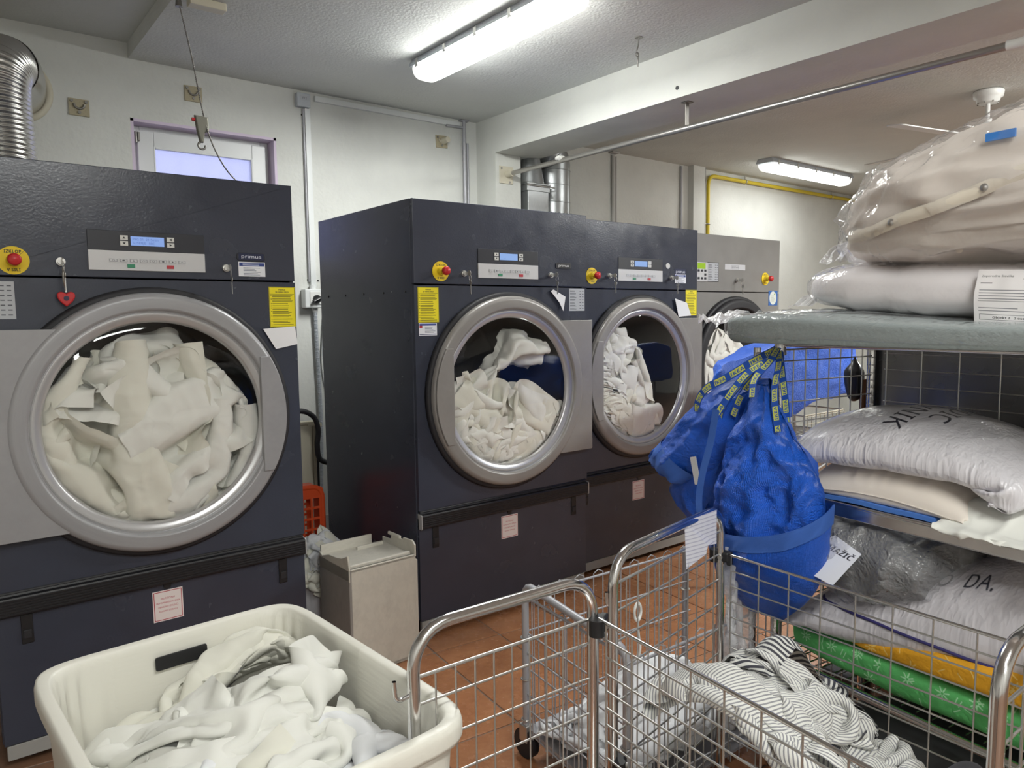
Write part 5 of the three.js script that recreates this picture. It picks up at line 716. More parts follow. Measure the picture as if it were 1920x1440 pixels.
// --- middle shelf
{
  single('folded_towel', 'blue folded cloth lying flat under the pillows on the middle shelf', 'cloth', warp([new THREE.BoxGeometry(0.40, 0.012, 0.44, 20, 2, 22)], (v) => { v.y += 0.004 * noise(v.x * 8, v.z * 8, 2); v.z += 0.15 * v.x * 0.4; }), std({ color: lin(0.075, 0.21, 0.62), roughness: 0.85 }), atRack(0.215, 0.940, 0.255)).rotation.y = RA;
  const gs = fit(inflate({ w: 0.62, h: 0.5, n: 54, fill: 0.12, contact: floorAt(-0.05), k: 3 }), 0.42, 0.125, 0.50); warp(gs, (v) => { v.y += 0.006 * Math.max(0, ridge(v.x * 3, 2, v.z * 22)) * sstep(0.03, 0.07, v.y); });
  const t = thing('pillow', 'plain cream pillow lying on the blue cloth of the middle shelf', 'pillow', atRack(0.215, 0.946, 0.29), RA); mesh('cushion', gs, M.duvet, t);
  const ed = []; for (let i = 0; i <= 40; i++) { const z = lerp(-0.22, 0.22, i / 40); let best = 0, y = 0.05; for (const g of gs) { const p = g.attributes.position; for (let k = 0; k < p.count; k++) if (Math.abs(p.getZ(k) - z) < 0.008 && p.getX(k) < best) { best = p.getX(k); y = p.getY(k); } } ed.push(V(best - 0.0005, y, z)); } mesh('seam', tubeCurve(ed, 0.0022, 90, 6), M.duvet, t);
}
{
  const ink = (g, s, x, y, px, rot, col = '#2a2a34') => { g.save(); g.translate(x, y); g.rotate(rot); g.font = `italic ${px}px sans-serif`; g.fillStyle = col; g.textAlign = 'center'; g.textBaseline = 'middle'; g.fillText(s, 0, 0); g.restore(); };
  const print = canvasTex(512, 512, (g) => { g.fillStyle = '#dedce0'; g.fillRect(0, 0, 512, 512); ink(g, 'BLODIC', 215, 200, 58, 0.05); ink(g, 'VZGLAVNIK', 205, 262, 60, 0.03); ink(g, 'XM', 190, 322, 46, 0.05); });
  const gs = inflate({ w: 0.74, h: 0.60, n: 64, fill: 0.15, steps: 140, contact: (p, o) => { const m = -0.02 - 0.10 * sstep(0.12, 0.30, p[o + 0]) - 0.05 * sstep(0.1, 0.3, Math.abs(p[o + 2])); if (p[o + 1] < m) p[o + 1] = m; }, k: 6 }); for (const g of gs) g.rotateY(Math.PI / 2 * -1); fit(gs, 0.48, 0.21, 0.70);
  warp(gs, (v) => { v.y += 0.006 * Math.max(0, ridge(v.x * 6 + 1, v.z * 6, 2) - 0.4); });
  for (const g of gs) { const p = g.attributes.position, u = g.attributes.uv; for (let i = 0; i < p.count; i++) u.setXY(i, 0.5 - p.getX(i) / 0.72, 0.5 + p.getZ(i) / 0.72); }
  const t = thing('bagged_pillow', 'white pillow in a milky plastic bag with black handwriting, on the cream pillow', 'pillow', atRack(0.205, 0.985, 0.33), RA);
  mesh('pillow_bag', gs, phy({ color: lin(0.93, 0.92, 0.93), map: print, roughness: 0.28, clearcoat: 0.6, clearcoatRoughness: 0.2, bumpMap: rep(T_CREASE, 2.5), bumpScale: 0.006 }), t);
  mesh('plastic_ear', warp([new THREE.SphereGeometry(0.035, 20, 14).scale(1.2, 0.5, 0.9)], (v) => { v.y += 0.008 * noise(v.x * 40, v.y * 40, v.z * 40); }).map((g) => g.translate(0.20, 0.155, -0.21)), M.milky2, t);
}
{
  const gs = fit(inflate({ w: 0.55, h: 0.42, n: 44, fill: 0.12, contact: floorAt(-0.05), k: 12 }), 0.40, 0.13, 0.46); const t = thing('bagged_pillow', 'grey and white pillow in a clear plastic bag at the right of the middle shelf', 'pillow', atRack(0.26, 0.955, 0.86), RA);
  mesh('pillow', gs, std({ color: lin(0.40, 0.40, 0.42), roughness: 0.85 }), t); mesh('plastic_bag', puff(gs, 0.008, 0.02, 8, 6), M.clear, t);
  const b2 = fit(inflate({ w: 0.26, h: 0.20, n: 32, fill: 0.09, contact: floorAt(-0.04), k: 15 }), 0.16, 0.10, 0.24); mesh('folded_corner', warp(b2, (v) => { const x = v.x; v.x = x * 0.8 - v.z * 0.5; v.z = v.z * 0.8 + x * 0.5; }).map((g) => g.translate(-0.10, 0.05, -0.22)), M.milky2, t);
  const sh = (p, o) => { let hit = false; const q = V(p[o], p[o + 1], p[o + 2]).sub(RF).applyAxisAngle(V(0, 1, 0), -RA); const m = q.x > -0.03 && q.x < 0.46 ? 0.940 + 0.05 * sstep(0, 0.1, q.x) : -9; if (q.y < m) { q.y = m; hit = true; } if (q.x > 0.24) { q.x = 0.24; hit = true; } if (q.z < 0.46) { q.z = 0.46; hit = true; } if (hit) { q.applyAxisAngle(V(0, 1, 0), RA).add(RF); p[o] = q.x; p[o + 1] = q.y; p[o + 2] = q.z; } return hit; };
  const sim = simulate({ sheets: [{ nx: 40, ny: 20, d: 0.0165, at: (u, v) => RK(0.115 + v * 0.20 + 0.02 * noise(u * 5, v * 5, 3), 1.0 + 0.03 * noise(u * 6, v * 7, 2) + 0.015 * Math.cos(v * 25), 0.80 + u * 0.60) }], collide: sh, steps: 70, friction: 0.8 });
  linen('white_towel', ['white towel lying along the front of the middle shelf, right of the pillows'], 'towel', null, sim, [M.cloth], 3, 1);
}
// --- lower shelf
{
  const flower = (bg, fg) => canvasTex(512, 512, (g) => { g.fillStyle = bg; g.fillRect(0, 0, 512, 512); g.strokeStyle = fg; g.lineCap = 'round'; for (let i = 0; i < 60; i++) { const x = rnd() * 512, y = rnd() * 512, a = rnd() * 6.3; if (i % 3 === 0) { g.lineWidth = 6; for (let k = 0; k < 7; k++) { const b = a + k * 0.9; g.beginPath(); g.moveTo(x + Math.cos(b) * 8, y + Math.sin(b) * 8); g.lineTo(x + Math.cos(b) * 26, y + Math.sin(b) * 26); g.stroke(); } } else { g.lineWidth = 5; g.beginPath(); g.moveTo(x, y); g.lineTo(x + Math.cos(a) * 28, y + Math.sin(a) * 28); g.stroke(); } } });
  const mk = (k, sx, sy, sz, fill) => { const gs = inflate({ w: sz * 1.08, h: sx * 1.1, n: 60, fill, contact: floorAt(-0.06, 0.07), k }); for (const g of gs) g.rotateY(Math.PI / 2); return fit(gs, sx, sy, sz); };
  const cr2 = (v) => 0.006 * noise(v.x * 6, v.y * 9, v.z * 6) + 0.005 * fold(v.x * 3, v.y * 6, v.z * 7), a = [stuffed(0.47, 0.105, 1.12, [0.3, 0.5], 2, cr2)], fo = rep(canvasTexShared(flower('#5cb968', '#a9dfae')), 3.2); let t = thing('patterned_duvet', 'green patterned duvet at the bottom of the lower shelf stack', 'duvet', atRack(0.228, 0.440, 0.58), RA);
  mesh('duvet', a, phy({ color: lin(0.82, 0.82, 0.82), map: fo, roughness: 0.75, bumpMap: rep(T_CREASE, 3), bumpScale: 0.004 }), t); 
  const b = [stuffed(0.47, 0.10, 0.94, [0.3, 0.5], 4, cr2, (v) => { v.y = -0.05 + (v.y + 0.05) * (0.25 + 0.75 * sstep(-0.47, -0.05, v.z)); })], fy = rep(canvasTexShared(flower('#e6a51f', '#efc873')), 3.2); t = thing('patterned_duvet', 'yellow patterned duvet lying on the green one on the lower shelf', 'duvet', atRack(0.225, 0.535, 0.66), RA);
  mesh('duvet', b, phy({ color: lin(0.85, 0.85, 0.85), map: fy, roughness: 0.75, bumpMap: rep(T_CREASE, 3), bumpScale: 0.004 }), t);
  function canvasTexShared(x) { x.wrapS = x.wrapT = THREE.RepeatWrapping; return x; }
  const print = canvasTex(512, 512, (g) => { g.fillStyle = '#d3d0d4'; g.fillRect(0, 0, 512, 512); const ink = (s, x, y, px, r) => { g.save(); g.translate(x, y); g.rotate(r); g.font = `${px}px sans-serif`; g.fillStyle = '#2b2b34'; g.textAlign = 'center'; g.textBaseline = 'middle'; g.fillText(s, 0, 0); g.restore(); }; ink('OLMO', 206, 318, 27, 0.06); ink('DA.', 282, 322, 27, 0.08); ink('Linea', 345, 250, 20, 1.2); });
  const c = inflate({ w: 0.98, h: 0.62, n: 68, fill: 0.22, steps: 140, contact: floorAt(-0.09), k: 11 }); for (const g of c) g.rotateY(-Math.PI / 2); fit(c, 0.50, 0.30, 0.92);
  warp(c, (v) => { const u = (v.z + 0.46) / 0.92; v.y *= 0.62 + 0.42 * sstep(0.15, 0.85, u); v.y += 0.05 * sstep(0.2, 0.8, u); v.y += 0.007 * Math.max(0, ridge(v.x * 5, v.y * 5, v.z * 5) - 0.4); });
  for (const g of c) { const p = g.attributes.position, u = g.attributes.uv; for (let i = 0; i < p.count; i++) u.setXY(i, 0.5 + p.getZ(i) / 0.95, 0.5 + p.getX(i) / 0.95); }
  t = thing('bagged_duvet', 'white duvet in a milky bag with handwriting and blue stripe, on the lower shelf', 'duvet', atRack(0.205, 0.545, 0.50), RA);
  mesh('duvet_bag', c, phy({ color: lin(0.90, 0.89, 0.90), map: print, roughness: 0.3, clearcoat: 0.5, clearcoatRoughness: 0.25, bumpMap: rep(T_CREASE, 2.5), bumpScale: 0.007 }), t);
  const near = (z, y) => { let best = 1e9, o = V(0, 0, 0); for (const g of c) { const p = g.attributes.position; for (let i = 0; i < p.count; i++) { if (p.getX(i) > -0.05) continue; const d = (p.getZ(i) - z) ** 2 + (p.getY(i) - y) ** 2; if (d < best) { best = d; o = V(p.getX(i), p.getY(i), p.getZ(i)); } } } return o; };
  const pts = []; for (let i = 0; i <= 12; i++) { const z = lerp(-0.40, 0.28, i / 12); pts.push(near(z, 0.092 - 0.02 * i / 12).add(V(-0.002, 0, 0))); } mesh('blue_stripe', tubeCurve(pts, 0.0042, 80, 8), std({ color: lin(0.035, 0.03, 0.14), roughness: 0.6 }), t);
}
{
  const cg = (v) => 0.022 * noise(v.x * 6, v.y * 9, v.z * 6) + 0.022 * fold(v.x * 5 + v.z * 3, v.y * 7, v.z * 4, 2) - 0.01, gs = [stuffed(0.45, 0.24, 0.64, [0.6, 0.75], 3, cg)];
  const m = std({ color: lin(0.9, 0.9, 0.9), roughness: 0.75, map: dataTex(256, (u, v) => { const n = wrapF(u, v, 3, 3, 2), k = wrapF(u, v, 5, 3, 6); return k > 0.2 ? [0.13, 0.22, 0.46] : n > 0.08 ? [0.45, 0.45, 0.45] : [0.19, 0.19, 0.21]; }, true) });
  const t = thing('garment_bag', 'dark clothes in a clear plastic bag with a white note, under the middle shelf', 'bag', atRack(0.20, 0.665, 0.15), RA); t.rotation.z = 0.10; mesh('clothes', gs, m, t); mesh('plastic_bag', stuffed(0.475, 0.26, 0.68, [0.6, 0.75], 3, (v) => cg(v) + 0.016 * fold(v.x * 6, v.y * 4 + v.z * 7, v.z * 5, 6) + 0.010 * fold(v.x * 11 + v.y * 5, v.y * 9, v.z * 12, 5)), phy({ color: lin(0.92, 0.92, 0.94), roughness: 0.2, transmission: 0.82, thickness: 0, bumpMap: rep(T_CREASE, 4), bumpScale: 0.012, side: THREE.DoubleSide }), t); for (let i = 0; i < 4; i++) mesh('folded_sheet', box(0.30, 0.012, 0.12, -0.02, 0.205 + i * 0.013, -0.20 + i * 0.004, 0.005), i % 2 ? M.cloth : M.greyPlastic, t);
  const note = printed(128, 128, (g) => { g.fillStyle = '#e6e8f0'; g.fillRect(0, 0, 128, 128); g.save(); g.translate(70, 40); g.rotate(0.1); g.fillStyle = '#1c1c26'; g.font = 'italic bold 22px sans-serif'; g.textAlign = 'center'; g.fillText('TOMAŽIČ', 0, 0); g.restore(); lines(g, 50, 22, 40, 1, 8, '#aab', 2); });
  const ng = extrude(shapeOf([[-0.075, -0.055], [-0.07, 0.03], [-0.03, 0.045], [-0.01, 0.07], [0.085, 0.05], [0.06, -0.06]]), 0.001), p = ng.attributes.position, u = ng.attributes.uv; for (let i = 0; i < p.count; i++) u.setXY(i, p.getX(i) / 0.16 + 0.5, p.getY(i) / 0.13 + 0.5);
  const o = mesh('paper_note', ng.rotateZ(-0.12).rotateY(-Math.PI / 2).rotateZ(-0.75), note, t); o.position.set(-0.262, 0.155, 0.075);
}
{
  const gs = inflate({ w: 1.1, h: 0.6, n: 56, fill: 0.2, steps: 120, contact: floorAt(-0.1), k: 17 }); for (const g of gs) g.rotateY(Math.PI / 2); fit(gs, 0.47, 0.27, 1.0); warp(gs, (v) => { v.y += 0.02 * Math.max(0, ridge(v.x * 4, v.y * 3, v.z * 4) - 0.3); });
  const t = thing('dark_duvet', 'dark grey duvet on the lowest shelf, under the green one', 'duvet', atRack(0.21, 0.095, 0.56), RA); mesh('duvet', gs, std({ color: lin(0.045, 0.046, 0.048), roughness: 0.8 }), t);
}

// ---------------------------------------------------------------- blue woven shopping bags
const T_TARP = dataTex(512, (u, v, x, y) => { const a = Math.abs(wrapF(u, v, 14, 3, 3)), b = Math.abs(wrapF(u, v, 34, 2, 6)); return 0.25 + 1.0 * a + 0.8 * b + 0.10 * ((x >> 1) & 1) + 0.08 * ((y >> 1) & 1); });
M.tarp = phy({ color: lin(0.012, 0.125, 0.72), roughness: 0.36, clearcoat: 0.25, clearcoatRoughness: 0.3, bumpMap: rep(T_TARP, 2.5), bumpScale: 0.012, side: THREE.DoubleSide });
M.tarpDark = phy({ color: lin(0.006, 0.05, 0.34), roughness: 0.45, bumpMap: rep(T_TARP, 3), bumpScale: 0.005, side: THREE.DoubleSide });
M.hem = phy({ color: lin(0.05, 0.16, 0.60), roughness: 0.6, bumpMap: rep(T_WEAVE, 26), bumpScale: 0.0015, side: THREE.DoubleSide });
const STRAP = (() => { const t = canvasTex(512, 64, (g) => { g.fillStyle = '#1d4fae'; g.fillRect(0, 0, 512, 64); for (let i = 0; i < 4; i++) { g.fillStyle = '#cfd35c'; g.fillRect(i * 128 + 8, 8, 92, 48); g.save(); g.translate(i * 128 + 54, 34); g.scale(-1, 1); txt(g, 'IKEA', 0, 0, 40, '#1d4fae'); g.restore(); } }); t.wrapS = THREE.RepeatWrapping; return std({ map: t, roughness: 0.6, side: THREE.DoubleSide }); })();
// rings of a hanging bag in the rack's frame: [tLeft, yLeft, tRight, yRight, front bulge, back bulge]
function loftBag(rings, n, amp, k, wrap = true, per = 8) {
  const cat = (a, f) => { const i = Math.min(a.length - 2, Math.floor(f)), t = f - i, g = (j) => a[clamp(j, 0, a.length - 1)]; return a[0].map((_, c) => { const p0 = g(i - 1)[c], p1 = g(i)[c], p2 = g(i + 1)[c], p3 = g(i + 2)[c]; return 0.5 * (2 * p1 + (p2 - p0) * t + (2 * p0 - 5 * p1 + 4 * p2 - p3) * t * t + (3 * p1 - p0 - 3 * p2 + p3) * t * t * t); }); };
  const R = (rings.length - 1) * per, P = [], U = [], I = [];
  for (let j = 0; j <= R; j++) {
    const [tl, yl, tr, yr, fb, bb, sag = 0] = cat(rings, j / per);
    for (let i = 0; i <= n; i++) {
      const a = (wrap ? 1 : 0.5) * i / n * Math.PI * 2, s = -Math.cos(a), h = Math.sin(a), e = Math.sign(s) * Math.abs(s) ** 0.9, u = (e + 1) / 2;
      let tt = lerp(tl, tr, u), y = lerp(yl, yr, u) - (h > 0 ? sag * h : 0), w = h > 0 ? -fb * h : bb * -h;
      const cm = Math.abs(noise(tt * 9 + k, y * 7, w * 8)) + 0.55 * Math.abs(noise(tt * 19, y * 17 + k, w * 17)) + 0.3 * Math.abs(noise(tt * 38, y * 36, w * 36 + k));
      const ang = i / n * 9, fold = Math.max(0, ridge(ang * 0.9 + k, j * 0.018, k) - 0.25) * 1.2 - 0.4 + 0.8 * Math.max(0, ridge(tt * 7 + k, y * 4, w * 6) - 0.45) + 0.5 * noise(tt * 13, y * 13, k) - 1.5 * (cm - 0.3);
      const fade = clamp(Math.min(j / per, 1.6) / 1.6, 0.12, 1) * Math.min(1, Math.abs(h) * 2.2 + 0.15);
      w -= amp * fold * fade; y += amp * 0.5 * noise(tt * 11, w * 8, k + 3) * fade; tt += amp * 0.35 * noise(y * 12, tt * 9, k + 7);
      P.push(w, y, tt); U.push(i / n * 0.9, j / R * 0.7);
    }
  }
  for (let j = 0; j < R; j++) for (let i = 0; i < n; i++) { const a = j * (n + 1) + i, b = a + n + 1; I.push(a, a + 1, b, a + 1, b + 1, b); }
  const g = new THREE.BufferGeometry(); g.setAttribute('position', new THREE.Float32BufferAttribute(P, 3)); g.setAttribute('uv', new THREE.Float32BufferAttribute(U, 2)); g.setIndex(I); g.computeVertexNormals(); return g;
}
function ribbon(pts, w, dir, repeat = 4) {
  const c = new THREE.CatmullRomCurve3(pts), n = 48, P = [], U = [], I = [], L = c.getLength();
  for (let i = 0; i <= n; i++) { const q = c.getPoint(i / n), tg = c.getTangent(i / n), tw = V(...(typeof dir === 'function' ? dir(i / n) : dir)), s = tg.clone().cross(tw).normalize(), th = tg.clone().cross(s).normalize().multiplyScalar(0.0009); for (const [a, b] of [[-1, 1], [1, 1], [1, -1], [-1, -1]]) { const v = q.clone().addScaledVector(s, a * w / 2).addScaledVector(th, b); P.push(v.x, v.y, v.z); U.push(i / n * L * repeat, (a + 1) / 2); } }
  for (let i = 0; i < n; i++) for (let k = 0; k < 4; k++) { const a = i * 4 + k, b = i * 4 + (k + 1) % 4; I.push(a, b, a + 4, b, b + 4, a + 4); }
  const g = new THREE.BufferGeometry(); g.setAttribute('position', new THREE.Float32BufferAttribute(P, 3)); g.setAttribute('uv', new THREE.Float32BufferAttribute(U, 2)); g.setIndex(I); return toCreasedNormals(g, 0.6);
}
{ // the bag hung lowest, mouth folded round its own body
  const t = thing('shopping_bag', 'crumpled blue woven bag hung by its straps, front one at the rack post', 'bag', RF.toArray(), RA);
  const O = -0.082, put = (g) => g.translate(O, 0, 0);
  mesh('body', put(loftBag([[-0.01, 1.255, 0.025, 1.25, 0.012, 0.01], [-0.045, 1.19, 0.075, 1.18, 0.03, 0.02], [-0.10, 1.08, 0.15, 1.08, 0.055, 0.03], [-0.155, 0.97, 0.215, 0.99, 0.075, 0.04], [-0.172, 0.87, 0.225, 0.92, 0.08, 0.045], [-0.16, 0.80, 0.205, 0.83, 0.075, 0.04], [-0.13, 0.73, 0.17, 0.75, 0.05, 0.03]], 110, 0.030, 2, true, 12)), M.tarp, t);
  mesh('pocket', put(loftBag([[-0.188, 0.868, 0.248, 0.948, 0.105, 0.050, 0.085], [-0.178, 0.80, 0.240, 0.855, 0.108, 0.05, 0.075], [-0.160, 0.72, 0.228, 0.765, 0.095, 0.045, 0.04], [-0.125, 0.635, 0.185, 0.665, 0.060, 0.03, 0.01], [-0.05, 0.570, 0.10, 0.575, 0.012, 0.008, 0]], 100, 0.010, 6, true, 10)), M.tarp, t);
  mesh('hem', put(loftBag([[-0.191, 0.869, 0.251, 0.949, 0.109, 0.053, 0.085], [-0.189, 0.846, 0.249, 0.920, 0.111, 0.054, 0.082], [-0.185, 0.824, 0.247, 0.892, 0.111, 0.054, 0.080]], 100, 0.010, 6, true, 4)), M.hem, t);
  mesh('seam_tape', [ribbon([V(-0.185, 1.18, -0.075), V(-0.185, 1.08, -0.095), V(-0.20, 0.97, -0.115), V(-0.21, 0.88, -0.115), V(-0.205, 0.815, -0.10)], 0.022, [-1, 0, 0.2])], M.hem, t);
  for (const pts of [[V(-0.015, 1.352, 0.0), V(-0.03, 1.33, -0.005), V(-0.085, 1.29, -0.04), V(-0.12, 1.235, -0.07), V(-0.15, 1.14, -0.12)], [V(-0.015, 1.36, 0.004), V(-0.045, 1.32, 0.0), V(-0.10, 1.27, -0.008), V(-0.125, 1.22, 0.005)], [V(-0.015, 1.35, 0.008), V(-0.03, 1.31, 0.02), V(-0.075, 1.26, 0.045), V(-0.11, 1.20, 0.075), V(-0.125, 1.13, 0.10)], [V(-0.014, 1.345, 0.01), V(-0.028, 1.29, 0.03), V(-0.05, 1.22, 0.06), V(-0.07, 1.15, 0.085)]]) mesh('strap', ribbon(pts, 0.022, [-1, 0.1, 0.15], 5), STRAP, t);
}
{
  const t = thing('shopping_bag', 'crumpled blue woven bag flaring to the left, behind the front bag at the rack post', 'bag', RF.toArray(), RA), put = (g) => g.translate(-0.045, 0, 0);
  mesh('body', put(loftBag([[0.0, 1.27, 0.02, 1.24, 0.012, 0.01], [-0.14, 1.255, -0.02, 1.15, 0.03, 0.02], [-0.265, 1.19, -0.08, 1.03, 0.055, 0.04], [-0.385, 1.08, -0.17, 0.945, 0.075, 0.05], [-0.475, 0.985, -0.28, 0.90, 0.07, 0.05], [-0.487, 0.945, -0.32, 0.89, 0.06, 0.045]], 90, 0.016, 4, true, 10)), M.tarp, t);
  mesh('hem', put(loftBag([[-0.432, 1.035, -0.215, 0.925, 0.079, 0.053], [-0.465, 1.0, -0.26, 0.905, 0.078, 0.053], [-0.490, 0.960, -0.30, 0.889, 0.072, 0.05]], 90, 0.012, 4, true, 4)), M.hem, t);
  mesh('lower_fold', put(loftBag([[-0.20, 1.06, -0.02, 1.06, 0.02, 0.02], [-0.33, 0.94, -0.03, 0.96, 0.05, 0.03], [-0.41, 0.862, -0.04, 0.88, 0.05, 0.03], [-0.335, 0.79, -0.06, 0.80, 0.04, 0.03], [-0.235, 0.73, -0.08, 0.70, 0.015, 0.012], [-0.15, 0.70, -0.10, 0.62, 0.004, 0.004]], 80, 0.010, 8, true, 9)), M.tarp, t);
  mesh('care_label', [extrude(rectShape(0.026, 0.088, 0.003), 0.0015).rotateY(-Math.PI / 2).rotateX(-0.26).translate(-0.125, 0.965, -0.215)], M.paper, t, 'white care label');
  for (const pts of [[V(-0.014, 1.355, 0.0), V(-0.05, 1.32, -0.05), V(-0.085, 1.265, -0.13), V(-0.10, 1.225, -0.20), V(-0.10, 1.175, -0.235), V(-0.085, 1.12, -0.24)], [V(-0.014, 1.35, 0.0), V(-0.055, 1.30, -0.04), V(-0.08, 1.24, -0.09), V(-0.09, 1.17, -0.14), V(-0.085, 1.10, -0.165)], [V(-0.014, 1.345, 0), V(-0.05, 1.29, -0.03), V(-0.075, 1.21, -0.08), V(-0.085, 1.15, -0.10)]]) mesh('strap', ribbon(pts, 0.026, [-1, 0.2, 0.1], 5), STRAP, t);
}
{ // big filled bag on the rack behind
  const c = { lt: V(2.60, 1.235, -1.93), lb: V(2.56, 0.96, -1.93), rt: V(4.2, 1.315, -2.08), rb: V(4.15, 1.0, -2.08) };
  const g = new RoundedBoxGeometry(1, 1, 1, 14, 0.08), s = new THREE.BoxGeometry(1, 1, 1, 60, 26, 26), p = s.attributes.position; void g;
  for (let i = 0; i < p.count; i++) {
    let x = p.getX(i), y = p.getY(i), z = p.getZ(i); const m = Math.max(Math.abs(x), Math.abs(y), Math.abs(z)); void m;
    const rx = clamp(Math.abs(x) - 0.44, 0, 1), ry = clamp(Math.abs(y) - 0.38, 0, 1), rz = clamp(Math.abs(z) - 0.38, 0, 1), d = Math.hypot(rx, ry * 0.8, rz * 0.8), k = d > 0.06 ? 0.06 / d : 1; if (k < 1) { x = Math.sign(x) * (Math.min(Math.abs(x), 0.44) + rx * k); y = Math.sign(y) * (Math.min(Math.abs(y), 0.38) + ry * (0.4 + 0.6 * k)); z = Math.sign(z) * (Math.min(Math.abs(z), 0.38) + rz * (0.4 + 0.6 * k)); }
    const u = x + 0.5, v = y + 0.5, q = c.lt.clone().lerp(c.rt, u).lerp(c.lb.clone().lerp(c.rb, u), 1 - v); q.y += 0.05 * Math.sin(u * 3.1) * v - 0.10 * Math.sin(clamp(u * 1.6, 0, 1) * 3.1) * (1 - v); q.z += z * 0.42 - 0.2; q.x += (0.5 - z) * 0.62 * (1 - u);
    const f = 0.018; q.y += f * (ridge(q.x * 3, q.y * 5, q.z * 5) - 0.5) * 0.7 + 0.008 * noise(q.x * 14, q.z * 14, 2); q.z += f * (ridge(q.x * 4, q.y * 6, 3) - 0.5); p.setXYZ(i, q.x, q.y, q.z); s.attributes.uv.setXY(i, q.x * 0.7, (q.y + q.z) * 0.7);
  }
  s.computeVertexNormals(); const t = thing('shopping_bag', 'large filled blue woven bag lying behind the mesh end of the shelving', 'bag'); mesh('body', s, M.tarp, t);
  const pr = []; for (let i = 0; i < 5; i++) { const e = new THREE.TorusGeometry(0.02, 0.004, 6, 20).scale(1, 1.3, 0.3).rotateZ(i * 1.25).translate(3.02 + 0.018 * Math.cos(i * 1.25), 1.17 + 0.022 * Math.sin(i * 1.25) - i * 0.012, -1.885); pr.push(e); } mesh('printed_flower', pr, std({ color: lin(0.5, 0.5, 0.06), roughness: 0.6 }), t);
}
{ // a second rack behind carries that bag
  const t = thing('wire_rack', 'chrome wire rack partly hidden behind the shelving, carrying the big blue bag', 'rack');
  for (const [x, z, h] of [[2.205, -1.452, 1.345], [3.95, -1.9, 1.25], [3.95, -2.35, 1.25], [3.2, -2.36, 0.9]]) mesh('post', [cylY(0.0125, 0.0125, h, x, h / 2, z, 20, true), cylY(0.011, 0.011, h - 0.01, x, h / 2, z, 20)], M.chrome, t);
  const s = mesh('shelf', [rod(V(2.21, 0.78, -1.46), V(3.95, 0.80, -1.9), 0.006, 8), rod(V(3.2, 0.78, -2.36), V(3.95, 0.80, -2.35), 0.006, 8), rod(V(3.95, 0.80, -1.9), V(3.95, 0.80, -2.35), 0.006, 8), rod(V(2.21, 0.78, -1.46), V(3.2, 0.78, -2.36), 0.006, 8)], M.zinc, t);
  for (let i = 1; i < 30; i++) { const u = i / 30; wire(V(lerp(2.21, 3.95, u), lerp(0.78, 0.80, u), lerp(-1.46, -1.9, u)), V(lerp(3.2, 3.95, u), lerp(0.78, 0.80, u), lerp(-2.36, -2.35, u)), 0.0024, M.zinc, s); }
  const b = thing('wire_basket', 'small wire basket seen through the mesh end of the shelving', 'basket', [3.58, 0.80, -2.06]), f = mesh('rim', tubeRound([V(-0.2, 0.15, 0.1), V(0.2, 0.15, 0.1), V(0.2, 0.15, -0.1), V(-0.2, 0.15, -0.1), V(-0.2, 0.15, 0.1)], 0.004, 0.02, 60, 8), M.cream, b);
  for (let i = 0; i <= 10; i++) wire(V(-0.2 + i * 0.04, 0, 0.1), V(-0.2 + i * 0.04, 0.15, 0.1), 0.002, M.cream, f); for (let i = 0; i < 5; i++) wire(V(-0.2, i * 0.035, 0.1), V(0.2, i * 0.035, 0.1), 0.002, M.cream, f);
  const cs = (p, o) => { let h = false; const m = p[o] > 2.9 && p[o] < 3.7 ? 0.812 + 0.05 * Math.exp(-((p[o] - 3.22) ** 2) / 0.006) : 0.4; if (p[o + 1] < m) { p[o + 1] = m; h = true; } return h; };
  linen('white_cloth', ['white cloth bundle seen through the mesh end, under the big blue bag'], 'cloth', null, simulate({ sheets: [crumpled(26, 24, 0.02, V(3.20, 0.90, -1.88), 0.4, 0.6, 0.4, 4)], collide: cs, steps: 60, gather: 0.03, gatherSteps: 14, friction: 0.9 }), [M.cloth], 2, 1);
  // measuring tape hanging from the post
  const tape = (() => { const x = canvasTex(64, 512, (g) => { g.fillStyle = '#d9d4ca'; g.fillRect(0, 0, 64, 512); for (let i = 0; i < 16; i++) { g.fillStyle = '#333'; g.fillRect(0, i * 32, 64, 2); g.fillRect(0, i * 32 + 16, 20, 1.5); txt(g, String(81 + i), 34, i * 32 + 17, 20, '#222'); } }); return std({ map: x, roughness: 0.5 }); })();
  single('measuring_tape', 'white numbered measuring tape hanging down beside the rack post above the blue bags', 'tape', extrude(rectShape(0.021, 0.34), 0.001), tape, [2.191, 1.16, -1.438]).rotation.y = -0.45; { const g = scene.children[scene.children.length - 1].geometry, p = g.attributes.position, u = g.attributes.uv; for (let i = 0; i < p.count; i++) u.setXY(i, p.getX(i) / 0.021 + 0.5, p.getY(i) / 0.34 + 0.5); }
}
{ // things in the gap behind the rack's rear post
  const b = thing('broom', 'brown wooden broom handle leaning behind the shelving corner', 'broom', [2.66, 0, -1.30]); mesh('handle', rod(V(0, 0.1, 0), V(-0.02, 1.22, 0), 0.013, 14), std({ color: lin(0.20, 0.075, 0.025), roughness: 0.55, map: rep(T_WALL, 3, 0.4) }), b); mesh('head', box(0.06, 0.1, 0.26, 0, 0.05, 0, 0.02), M.rubber, b);
  const k = single('black_bag', 'black plastic bag knotted to a hook behind the shelving corner', 'bag', warp([new THREE.SphereGeometry(0.055, 40, 30).scale(0.6, 1.5, 0.7)], (v) => { const s = 1 + 0.25 * (ridge(v.x * 14, v.y * 9, v.z * 14) - 0.5); v.x *= s * (1 - sstep(0.02, 0.08, v.y) * 0.75); v.z *= s * (1 - sstep(0.02, 0.08, v.y) * 0.75); }), std({ color: lin(0.012, 0.012, 0.016), roughness: 0.3 }), [2.63, 1.22, -1.33]); void k;
}
